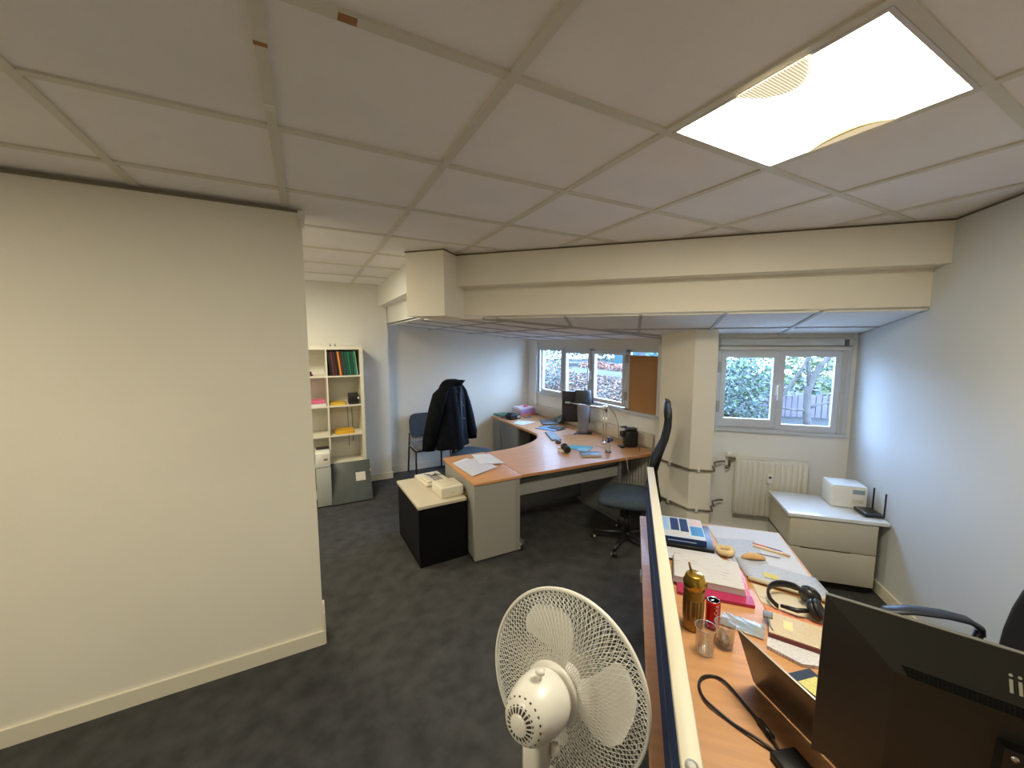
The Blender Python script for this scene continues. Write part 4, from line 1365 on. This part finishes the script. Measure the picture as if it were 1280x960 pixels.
# black headphones
t = thing_uv('headphones', 'black over ear headphones lying on cream papers of the near desk', 'headphones', .70, 1.855, ZN + .006, 0)
rings = []
for i in range(19):
    a = math.radians(20) + math.radians(200) * i / 18
    c_, s_ = math.cos(a), math.sin(a)
    p = Vector((-.015 + .095 * c_ * .9, .0 + .082 * s_, .030 + .018 * s_))
    d = Vector((c_, s_, .2)).normalized()
    hh = .016 if 3 < i < 16 else .011
    rings.append([p + d * .006 * math.cos(b) + Vector((0, 0, hh * math.sin(b))) for b in [2 * PI * q / 12 for q in range(12)]])
MB().loft(rings).build('headband', mat('headphone_black', (.014, .014, .016), .35), t)
HPB = MATS['headphone_black']
for (cx, cy, cz, rx, ry, rz_) in ((.055, .02, .042, 1.15, 0, 2.3), (.045, -.062, .036, 1.0, .3, 1.0)):
    M = frame((cx, cy, cz), (rx, ry, rz_))
    c = MB().lathe([(.0, -.018), (.030, -.017), (.038, -.008), (.040, .004), (.038, .010)], 24, M).build('ear_cup', HPB, t)
    MB().lathe([(.020, .010), (.036, .011), (.040, .018), (.034, .027), (.020, .022)], 24, M).build('ear_pad', BLACK, c)
MB().tube([(.075, .045, .032), (.068, .03, .04)], .006, 8).tube([(-.07, -.05, .022), (-.02, -.075, .028), (.03, -.07, .034)], [.007, .010, .008], 10).build('yoke', HPB, t)
# notebook and papers by the laptop
t = thing_uv('notebook', 'cream paged notebook with dark red edge and yellow marks beside the laptop', 'notebook', .645, 1.655, ZN + .014, math.radians(-16))
MB().box(-.10, .13, -.075, .07, 0, .003).box(-.10, .13, -.075, -.072, .003, .014).build('cover', mat('dark_red_cover', (.16, .02, .02), .5), t)
MB().box(-.098, .128, -.071, .069, .0032, .017).build('pages', NOTEP, t)
MB().box(-.05, -.02, -.02, .035, .0171, .0175).build('highlight', mat('highlighter_yellow', (.76, .64, .30), .7), t)
MB().rbox(-.118, -.085, .015, .055, .012, .024, .003).tube([(-.10, .02, .02), (-.095, -.03, .018), (-.085, -.055, .018)], .003, 6).build('clip', GREYD, t)
sheet_uv('paper_stack', 'stack of white sheets beneath the cream notebook', 'paper', [(.545, 1.665), (.585, 1.70), (.78, 1.60), (.76, 1.52), (.60, 1.50), (.51, 1.56)], ZN, .012, LEDGER)
# clear packet
t = thing_uv('plastic_packet', 'crumpled clear packet with a blue print by the red can', 'packet', .455, 1.665, ZN, math.radians(-18))
rnd = random.Random(3)
def crum(u, v):
    return (-.075 + .15 * u, -.045 + .09 * v, .006 + .010 * abs(math.sin(7 * u + 3 * v)) * (1 - abs(2 * v - 1)) + .003 * math.sin(23 * u * v + 4 * v))
MB().grid(crum, 16, 10).build('film', mat('clear_film', (.62, .72, .82), .12, trans=.55), t)
MB().prism([(-.01, -.03), (.045, -.028), (.045, .028), (-.01, .025)], .0012, .004).build('print', mat('film_blue', (.10, .28, .55), .3), t)
# laptop near
LT = thing_uv('laptop', 'dark bronze laptop with its lid open on the near desk', 'laptop', .505, 1.230, ZN, math.radians(-60))
# local x runs from the far corner of the hinge to the near one, local y away from the screen back
DKB = mat('laptop_bronze', (.10, .075, .05), .32, .55)
MB().rbox(-.165, .165, .0, .225, 0, .014, .003).build('base', DKB, LT)
MB().box(-.163, .163, .012, .222, .0141, .0146).build('deck', mat('deck_navy', (.012, .016, .026), .5), LT)
MB().box(-.150, .150, .03, .125, .0147, .0155).build('keyboard', BLACK, LT)
kk = MB()
for r_ in range(5):
    for c_ in range(14):
        kk.box(-.147 + c_ * .0212, -.129 + c_ * .0212, .034 + r_ * .018, .049 + r_ * .018, .0156, .0172)
kk.build('keys', mat('key_black', (.02, .02, .022), .5), LT, 'stuff')
Ml = frame((0, -.002, .012), (math.radians(21), 0, 0))
MB().rbox(-.165, .165, -.006, .0, .0, .212, .003, Ml).build('lid', DKB, LT)
MB().box(-.158, .158, .0002, .0008, .01, .205, Ml).build('screen', BLACK, LT)
MB().box(-.165, .165, -.004, .0006, .2121, .2136, Ml).build('lid_edge', mat('pale_metal', (.62, .60, .56), .3, .6), LT)
o = sheet_uv('sticky_note', 'yellow sticky note with handwriting on the open laptop base', 'note', [(.555, 1.405), (.62, 1.445), (.66, 1.385), (.595, 1.345)], ZN + .0175, .0006, printed('note_writing', (.80, .68, .20), (.35, .40, .18), 50, 18, .5))
sheet_uv('card', 'small cream card on the laptop base nearest the monitor', 'card', [(.60, 1.30), (.64, 1.325), (.66, 1.29), (.62, 1.265)], ZN + .0175, .0006, PAPERC)
# dock and looping cable
t = thing_uv('docking_box', 'flat black docking box under the edge of the dark monitor', 'box', .45, 1.09, ZN, math.radians(-64))
MB().rbox(-.055, .055, -.04, .04, 0, .022, .006).build('body', BLACK, t)
cpath = [(.425, 1.135), (.405, 1.20), (.375, 1.265), (.335, 1.335), (.30, 1.362), (.262, 1.345), (.243, 1.305), (.255, 1.25), (.30, 1.21), (.35, 1.175), (.40, 1.145), (.44, 1.12)]
cp = smooth_curve(cpath, 5)
m = MB().tube([UV(a, b, ZN + .0045 + .004 * math.sin(i * .3) ** 2) for i, (a, b) in enumerate(cp)], .0042, 8)
m.tube([UV(.415, 1.175, ZN + .009), UV(.395, 1.225, ZN + .009)], .0085, 8)
tag(m.build('cable', BLACK), 'black cable lying in a loop beside the laptop lid', 'cable')

# big monitor seen from behind
mon = thing('monitor', 'large dark monitor seen from behind at the right edge of the near desk', 'monitor')
Mw = Vector((.937, -.349))
Mn = Vector((-.349, -.937))
c0 = Vector((.423, .973))
def mp_(a, b, c):
    """a along the width, b down from the top edge, c towards the camera"""
    q = c0 + Mw * a + Mn * (c * TC - b * TS)
    return UV(q.x, q.y, 1.27 - b * TC + c * TS)
MW, MH = .61, .42
TC, TS = math.cos(math.radians(6)), math.sin(math.radians(6))
DARK = mat('monitor_shell', (.016, .015, .012), .45)
m = MB()
ot = [(0, 0), (MW, 0), (MW, MH), (0, MH)]
inn = [(.11, .096), (MW - .11, .096), (MW - .11, MH - .05), (.11, MH - .05)]
vs_ = [mp_(a, b, -.012) for a, b in ot] + [mp_(a, b, 0) for a, b in ot] + [mp_(a, b, .058) for a, b in inn]
m.add(vs_, [(0, 1, 2, 3), (0, 4, 5, 1), (1, 5, 6, 2), (2, 6, 7, 3), (3, 7, 4, 0), (4, 8, 9, 5), (5, 9, 10, 6), (6, 10, 11, 7), (7, 11, 8, 4), (8, 11, 10, 9)])
m.build('housing', DARK, mon)
m = MB()
m.add([mp_(.01, .01, -.0125), mp_(MW - .01, .01, -.0125), mp_(MW - .01, MH - .02, -.0125), mp_(.01, MH - .02, -.0125)], [(0, 1, 2, 3)])
m.build('screen', BLACK, mon)
m = MB()
m.add([mp_(0, -.001, 0), mp_(MW, -.001, 0), mp_(MW, -.001, -.012), mp_(0, -.001, -.012), mp_(0, .003, .001), mp_(MW, .003, .001)], [(0, 1, 2, 3), (0, 4, 5, 1)])
m.build('top_edge', mat('monitor_edge', (.10, .095, .08), .4), mon)
def strip_pt(a, s_, lift=.0015):
    b = .080 + s_
    return mp_(a, b, .058 * b / .096 + lift)
m = MB()
m.add([strip_pt(.118, .0), strip_pt(MW - .118, .0), strip_pt(MW - .128, .016), strip_pt(.128, .016)], [(3, 2, 1, 0)])
m.build('vent_slot', mat('vent_black', (.003, .003, .003), .6), mon)
m = MB()
for k in range(58):
    a = .130 + k * .0061
    m.add([strip_pt(a, .001, .003), strip_pt(a + .0020, .001, .003), strip_pt(a + .0020, .015, .003), strip_pt(a, .015, .003)], [(3, 2, 1, 0)])
m.build('vent_slats', mat('vent_slat_black', (.010, .010, .009), .6), mon, 'stuff')
# maker's lettering on the sloping upper face
ex = (mp_(1, 0, 0) - mp_(0, 0, 0)).normalized()
dn = (mp_(.3, .096, .058) - mp_(.3, 0, 0)).normalized()
nz = ex.cross(-dn).normalized()
org = mp_(.252, .064, .058 * .064 / .096) + nz * .0008
LM = Matrix(((ex.x, -dn.x, nz.x, org.x), (ex.y, -dn.y, nz.y, org.y), (ex.z, -dn.z, nz.z, org.z), (0, 0, 0, 1)))
lettering('iiyama', .048, mat('logo_grey', (.42, .40, .34), .5), mon, LM)
# stand
mc = c0 + Mw * (MW / 2)
m = MB()
m.add([mp_(.245, .15, .0585), mp_(.365, .15, .0585), mp_(.365, .27, .0585), mp_(.245, .27, .0585), mp_(.25, .155, .076), mp_(.36, .155, .076), mp_(.36, .265, .076), mp_(.25, .265, .076)],
      [(4, 7, 6, 5), (0, 4, 5, 1), (1, 5, 6, 2), (2, 6, 7, 3), (3, 7, 4, 0)])
m.build('stand_mount', BLACK, mon)
MB().tube([mp_(.262, .168, .0765), mp_(.262, .168, .080)], .005, 12).build('screw', CHROME, mon)
pt = mp_(.305, .25, .05)
MB().tube([pt, pt - Vector((0, 0, pt.z - ZN - .012))], .022, 14).build('stand_post', BLACK, mon)
q = c0 + Mw * .305 + Mn * .02
Mb = Matrix.Translation(UV(q.x, q.y, ZN)) @ Matrix.Rotation(math.atan2((ex).y, ex.x), 4, 'Z')
MB().rbox(-.11, .11, -.08, .08, 0, .012, .004, Mb).build('stand_foot', BLACK, mon)

# ------------------------------------------------------------------ lateral cabinet in the right corner
lc = thing_uv('lateral_cabinet', 'low pale lateral filing cabinet under the white printer in the right corner', 'cabinet', 1.15, 3.285, 0)
CAB = mat('cabinet_cream', (.56, .52, .42), .45, var=.03, scale=3)
CH_ = .565
MB().box(.015, .555, .01, .44, .06, CH_ - .03).build('body', CAB, lc)
MB().rbox(.0, .61, -.015, .455, CH_ - .028, CH_, .004).build('top', mat('cabinet_top', (.74, .77, .80), .22, coat=.4), lc)
for z0, z1 in ((.065, .305), (.311, CH_ - .034)):
    MB().rbox(.018, .552, -.004, .010, z0, z1, .003).build('drawer', CAB, lc)
MB().box(.09, .40, -.0055, -.0035, .3045, .3105).build('scuffed_gap', mat('gap_dark', (.10, .085, .06), .8), lc)
MB().box(.03, .54, .03, .42, 0, .06).build('plinth', BLACK, lc)
MB().box(.010, .015, .0, .44, .31, .318).build('side_seam', BLACK, lc)

t = thing_uv('printer', 'small white printer with grey label on the lateral cabinet', 'printer', 1.50, 3.50, CH_ + .001, math.radians(-3))
MB().rbox(0, .225, 0, .20, 0, .165, .014, seg=3).build('body', WHITE, t)
MB().rbox(.004, .221, .004, .196, .1655, .172, .003).build('lid', mat('printer_lid', (.78, .82, .84), .3), t)
MB().box(.13, .205, -.0012, .0008, .115, .148).build('display', mat('display_grey', (.28, .35, .40), .25), t)
MB().box(.13, .20, -.0012, .0008, .045, .075).build('label_plate', printed('plate_print', (.65, .60, .50), (.15, .17, .14), 60, 40, .45), t)
t = thing_uv('router', 'black router with two upright antennas in front of the white printer', 'router', 1.652, 3.335, CH_ + .001, math.radians(3))
MB().rbox(-.01, .105, .0, .145, .002, .028, .006).build('body', mat('router_black', (.02, .021, .025), .3), t)
MB().box(.0, .004, .01, .13, .0282, .0288).build('light_strip', mat('strip_grey', (.35, .37, .42), .4), t)
for y_ in (.012, .142):
    a_ = MB().tube([(.09, y_ - .008, .014), (.106, y_ - .008, .014)], .005, 8).build('antenna', BLACK, t)
    MB().rbox(.100, .110, y_ - .012, y_ - .004, .012, .185, .003).build('rod', BLACK, a_)
MB().box(-.04, .03, -.018, -.010, .0, .003).build('sheet_end', PAPER, t)

# ------------------------------------------------------------------ pedestal fan
fan = thing('pedestal_fan', 'white pedestal fan with mesh guard in the foreground beside the near desk', 'fan', (0, 0, 0))
FW = mat('fan_white', (.84, .81, .74), .3)
fc = Vector((.5429, .7434, .9644))
faz, fel = math.radians(64.57), math.radians(-12.87)
fn = Vector((math.sin(faz) * math.cos(fel), math.cos(faz) * math.cos(fel), math.sin(fel)))
fx = Vector((math.cos(faz), -math.sin(faz), 0))
fy = fn.cross(fx) * -1
MF = Matrix(((fx.x, fy.x, fn.x, fc.x), (fx.y, fy.y, fn.y, fc.y), (fx.z, fy.z, fn.z, fc.z), (0, 0, 0, 1)))
RG = .215
# guards: spiral mesh of wires, rear and front
def guard(sgn, depth, rin):
    m = MB()
    def prof(r_):
        q = max(0.0, min(1.0, (RG - r_) / (RG - rin)))
        return sgn * depth * (math.sin(q * PI / 2) ** .7)
    n = 92
    for k in range(n):
        for tw in (1, -1):
            a0 = 2 * PI * k / n
            pts = []
            for j in range(9):
                r_ = rin + (RG - rin) * j / 8
                a = a0 + tw * .50 * (j / 8)
                pts.append(MF @ Vector((r_ * math.cos(a), r_ * math.sin(a), prof(r_))))
            m.tube(pts, .0009, 4, caps=False)
    ringr = rin
    m.tube([MF @ Vector((rin * math.cos(a), rin * math.sin(a), prof(rin))) for a in [2 * PI * i / 32 for i in range(32)]], .003, 6, closed=True)
    return m


g1 = guard(-1, .055, .055).build('rear_guard', FW, fan)
g1['kind'] = 'stuff'
g2 = guard(1, .060, .04).build('front_guard', FW, fan)
g2['kind'] = 'stuff'
m = MB()
rr = [2 * PI * i / 72 for i in range(72)]
m.loft([[MF @ Vector((r_ * math.cos(a), r_ * math.sin(a), z_)) for a in rr] for r_, z_ in ((RG - .003, -.006), (RG + .003, -.006), (RG + .005, 0), (RG + .003, .006), (RG - .003, .006), (RG - .003, -.006))], caps=False)
m.build('guard_ring', FW, fan)
MB().lathe([(.0, .061), (.042, .060), (.045, .056)], 28, MF, caps=False).build('badge', FW, fan)
# blades: three paddle shaped
def blade(a0):
    m = MB()
    def fn_(u, v):
        r_ = .03 + .152 * u
        half = .28 + .58 * math.sin(PI * min(1, u * .55 + .10)) ** 1.0
        if u > .78:
            half *= math.sqrt(max(.02, 1 - ((u - .78) / .225) ** 2))
        a = a0 + (v - .5) * 2 * half * (.9 - .25 * u) + .35 * u
        z_ = .004 + (v - .5) * .045 * (1 - .35 * u) + .004
        return MF @ Vector((r_ * math.cos(a), r_ * math.sin(a), z_))
    m.grid(fn_, 14, 10)
    return m


BLD = mat('fan_blade', (.88, .86, .82), .35)
for k in range(3):
    o = blade(math.radians(107) + k * 2 * PI / 3).build('blade', BLD, fan)
MB().lathe([(.0, -.022), (.022, -.022), (.034, -.012), (.036, .022), (.022, .034), (.0, .036)], 24, MF).build('hub', FW, fan)
MB().lathe([(.012, -.07), (.012, -.02)], 14, MF).build('shaft', FW, fan)
# motor housing: egg behind the guard
hp = [(.0, -.205), (.022, -.204), (.040, -.196), (.053, -.180), (.061, -.155), (.066, -.125), (.066, -.095), (.060, -.078), (.050, -.072)]
MB().lathe(hp, 32, MF).build('motor_housing', FW, fan)
MB().lathe([(.050, -.071), (.068, -.071), (.070, -.064), (.068, -.057), (.05, -.056)], 32, MF).build('guard_nut', FW, fan)
VENT = mat('fan_vent_dark', (.10, .085, .06), .7)
m = MB()
for k in range(20):
    a = 2 * PI * k / 20
    c_, s_ = math.cos(a), math.sin(a)
    def hpz(r_):
        for (r0, z0), (r1, z1) in zip(hp[:-1], hp[1:]):
            if r0 <= r_ <= r1:
                return z0 + (z1 - z0) * (r_ - r0) / (r1 - r0) - .0008
        return -.2
    for (ra, rb_) in ((.0215, .031), (.033, .0475)):
        qs = []
        for r_, w_ in ((ra, -.0022), (rb_, -.0026), (rb_, .0026), (ra, .0022)):
            qs.append(MF @ Vector((r_ * c_ - w_ * s_, r_ * s_ + w_ * c_, hpz(r_))))
        m.add(qs, [(0, 1, 2, 3), (3, 2, 1, 0)])
m.build('vent_slits', VENT, fan, 'stuff')
MB().lathe([(.0, -.2085), (.016, -.208), (.020, -.2045)], 20, MF, caps=False).build('rear_cap', FW, fan)
up = Vector((0, 0, 1)) - fn * fn.z
up.normalize()
kp = fc - fn * .135 + up * .066
m = MB().tube([kp - up * .004, kp + up * .010], .0055, 12).tube([kp + up * .010, kp + up * .018], [.011, .012], 14)
m.build('swing_knob', FW, fan)
jb = fc - fn * .115
px_, py_ = jb.x - .012, jb.y - .006
MB().rbox(-.026, .026, -.032, .032, jb.z - .16, jb.z - .05, .016, frame((px_, py_, 0), (0, 0, -faz)), 3).build('neck', FW, fan)
MB().lathe([(.010, -.004), (.014, 0), (.014, .012), (.008, .016)], 14, frame((px_ + .03, py_ - .02, jb.z - .10), (0, PI / 2, -.6))).build('tilt_screw', FW, fan)
MB().lathe([(.020, jb.z - .36), (.024, jb.z - .30), (.032, jb.z - .20), (.030, jb.z - .15)], 20, frame((px_, py_, 0))).build('control_box', FW, fan)
MB().lathe([(.016, .02), (.016, .45), (.013, .451), (.013, jb.z - .35)], 16, frame((px_, py_, 0))).build('pole', FW, fan)
for k in range(2):
    M = frame((px_, py_, 0), (0, 0, PI / 4 + k * PI / 2))
    MB().rbox(-.27, .27, -.02, .02, .0 + .02 * k, .02 + .02 * k, .006, M).build('foot', FW, fan)

# ------------------------------------------------------------------ outside, seen through the windows
EARTH = mat('leaf_litter', (0.005, 0.005, 0.004), .95, var=.6, scale=6, bump=.8, bscale=20, col2=(0.011, 0.010, 0.009))
PATH = mat('pale_path', (0.014, 0.014, 0.014), .9, var=.1, scale=3)
def ground_z(x, y):
    w_ = max(0.0, min(1.0, (y / x - .6) / .25))
    return .60 + .16 * max(0.0, min(3.0, x - 3.6)) * w_
def ground_fn(u, v):
    x = 3.49 + 13 * u
    ylo = max(4.15 / S - x, -6.0)
    y = ylo + (15 - ylo) * v
    return (x, y, ground_z(x, y))
GROUND = MB().grid(ground_fn, 40, 40).build('ground', EARTH, None, 'structure')
MB().grid(lambda u, v: (6.3 + .7 * u, 4.8 + 8 * v, ground_z(6.3 + .7 * u, 4.8 + 8 * v) + .012), 3, 12).build('path', PATH, None, 'structure')


BOUNCE = mat('bounce_slab_pale', (.42, .42, .41), .85, var=.1, scale=5)  # unseen bright slabs, added to bounce skylight up onto the alcove ceiling
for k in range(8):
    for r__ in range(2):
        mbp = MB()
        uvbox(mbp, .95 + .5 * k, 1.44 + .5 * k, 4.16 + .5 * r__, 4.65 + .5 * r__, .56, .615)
        mbp.build('bounce_slab', BOUNCE, GROUND)


def leaf_cloud(name, ma, parent, pts, n, size, seed, flat=.4):
    r = random.Random(seed)
    m = MB()
    for _ in range(n):
        c, rad = r.choice(pts)
        while True:
            d = Vector((r.uniform(-1, 1), r.uniform(-1, 1), r.uniform(-1, 1)))
            if d.length < 1:
                break
        p = Vector(c) + Vector((d.x * rad[0], d.y * rad[1], d.z * rad[2]))
        s = size * r.uniform(.6, 1.4)
        a = Vector((r.gauss(0, 1), r.gauss(0, 1), r.gauss(0, .6))).normalized()
        b = a.cross(Vector((r.gauss(0, 1), r.gauss(0, 1), r.gauss(0, 1)))).normalized()
        m.cur = r.randrange(len(ma))
        m.add([p - a * s, p - b * s * .45, p + a * s, p + b * s * .45], [(0, 1, 2, 3)])
    return m.build(name, ma, parent, 'stuff')


LG = mat('leaf_green', (0.053, 0.101, 0.035), .6)
LB = mat('leaf_blue_green', (0.084, 0.134, 0.119), .6)
LY = mat('leaf_yellow_green', (0.108, 0.128, 0.040), .6)
LR = mat('leaf_red_brown', (.20, .055, .025), .7)
LT_ = mat('leaf_tan', (.11, .060, .028), .8)
LP = mat('leaf_pale', (0.127, 0.135, 0.126), .7)
BARK = mat('bark', (0.053, 0.045, 0.040), .9, var=.4, scale=12, bump=.6, bscale=30)


def bush(label, loc, pts, n, size, ma, seed, stems=5):
    t = thing('bush', label, 'bush', loc)
    leaf_cloud('foliage', ma, t, pts, n, size, seed)
    r = random.Random(seed + 50)
    m = MB()
    for k in range(stems):
        p = r.choice(pts)[0]
        m.tube([(r.uniform(-.1, .1), r.uniform(-.1, .1), -.02), (p[0] * .5, p[1] * .5, p[2] * .6), tuple(p)], [.02, .014, .006], 6)
    m.build('stems', BARK, t)
    return t


p = UV(1.30, 6.8)
bush('dense blue green bush outside the left pane of the right window', (p.x, p.y, .6), [((0, 0, .55), (.7, .6, .6)), ((.35, -.3, .55), (.45, .45, .6)), ((-.5, .5, .6), (.6, .6, .6))], 6500, .032, [LB, LP, LB, LG], 1)
p = UV(2.08, 5.6)
tr = thing('tree', 'branching tree with yellow green leaves outside the right pane', 'tree', (p.x, p.y, .6), -PI / 4)
m = MB()
m.tube([(.03, 0, -.05), (.0, 0, .3), (-.01, .02, .6), (.02, .0, .78), (.09, 0, .95), (.22, 0, 1.10), (.42, .05, 1.25)], [.05, .042, .04, .035, .028, .024, .016], 10)
m.tube([(.0, .0, .70), (-.02, .05, 1.0), (.02, .1, 1.4)], [.028, .022, .012], 8)
m.tube([(-.45, .05, .10), (-.30, .04, .50), (-.10, .02, .88), (.05, .0, 1.25)], [.024, .022, .018, .012], 8)
m.tube([(0, 0, .42), (.10, -.02, .48), (.24, -.03, .52)], [.018, .014, .008], 8)
m.tube([(0, 0, .40), (-.15, -.02, .40), (-.3, -.03, .42)], [.016, .012, .008], 8)
m.build('trunk', BARK, tr)
leaf_cloud('leaves', [LY, LG, LY, LP], tr, [((.35, .25, 1.15), (.6, .25, .35)), ((.5, .25, .85), (.45, .25, .3))], 1000, .035, 2)
fe = thing_uv('picket_fence', 'weathered picket fence behind the tree', 'fence', 2.05, 7.5, .6)
for k in range(40):
    x_ = k * .085
    MB().box(x_, x_ + .068, 0, .02, 0, .37 + .02 * math.sin(k * 2.1)).build('slat', mat('weathered_wood', (0.109, 0.092, 0.099), .9, var=.15, scale=5), fe)
for z_ in (.10, .30):
    MB().box(0, 3.4, .021, .05, z_, z_ + .05).build('rail', MATS['weathered_wood'], fe)
p = UV(4.0, 9.3)
bush('tall green hedge far behind the picket fence', (p.x, p.y, .6), [((0, 0, .8), (1.3, 1.0, 1.0)), ((-1.2, 1.2, .8), (1.3, 1.0, 1.0)), ((1.2, -1.2, .8), (1.2, 1.0, 1.0))], 6500, .06, [LG, LB, LY, LP], 4)
# outside the left window
bush('red brown autumn bush beyond the pale path', (7.6, 7.9, 1.06), [((0, 0, .05), (.35, .9, .15)), ((.1, 1.3, .06), (.35, .7, .16)), ((.0, -1.3, .05), (.35, .7, .14))], 3600, .04, [LR, LT_, LR, LP], 5)
r_ = random.Random(11)
m = MB()
for _ in range(9000):
    x_ = r_.uniform(4.05, 6.25)
    y_ = r_.uniform(3.4, 3.6 + 1.25 * x_ - 1.5)
    p_ = Vector((x_, y_, ground_z(x_, y_) + r_.uniform(.004, .05)))
    a_ = Vector((r_.gauss(0, 1), r_.gauss(0, 1), r_.gauss(0, .35))).normalized() * r_.uniform(.02, .045)
    b_ = a_.cross(Vector((r_.gauss(0, .4), r_.gauss(0, .4), 1))).normalized() * r_.uniform(.008, .02)
    m.cur = r_.choice((0, 0, 1, 1, 2, 3))
    m.add([p_ - a_, p_ - b_, p_ + a_, p_ + b_], [(0, 1, 2, 3)])
o = m.build('leaf_litter', [LT_, mat('leaf_litter_pale', (.15, .105, .065), .8), LR, mat('leaf_litter_dark', (.012, .012, .011), .9)], None, 'stuff')
tag(o, 'fallen leaves covering the bank outside the left window', 'leaves', kind='stuff')
bush('pale twiggy shrub outside the leftmost pane', (5.0, 7.4, .85), [((0, 0, .25), (.4, .6, .35)), ((.2, .7, .3), (.4, .5, .35))], 2600, .035, [LP, LB, LP, LR], 8)
bush('dark green hedge at the far side of the garden', (11.5, 13.2, 1.06), [((0, 0, .6), (.8, 2.0, .7)), ((-1.5, 1.5, .6), (1.5, .8, .7))], 4200, .07, [LG, LB, LP, LY], 9)
t = thing('garden_shed', 'teal shed at the back of the garden', 'shed', (9.75, 9.6, 1.06), math.radians(-45))
TEAL = mat('teal_boards', (0.007, 0.046, 0.048), .6)
for k in range(14):
    MB().box(-.7 + k * .1, -.605 + k * .1, -.02, .0, 0, 1.5).build('board', TEAL, t)
MB().box(-.7, .7, .0, 1.2, 0, 1.5).build('body', TEAL, t)
MB().box(.12, .30, -.035, -.021, .35, 1.2).build('window', mat('shed_window', (0.039, 0.045, 0.048), .3), t)
MB().prism([(-.8, -.12), (.8, -.12), (.8, 1.3), (-.8, 1.3)], 1.5, 1.56).build('roof', GREYD, t)
sw = MB().box(0, .2, -2.2, 2.2, 0, .12)
sw.build('garden_wall', mat('pale_stone', (0.035, 0.032, 0.028), .9, var=.15, scale=5))
gw = bpy.data.objects['garden_wall']
gw.location = (9.0, 8.9, 1.06)
gw.rotation_euler = (0, 0, math.radians(45))
tag(gw, 'low pale stone wall in front of the teal shed', 'wall', kind='structure')
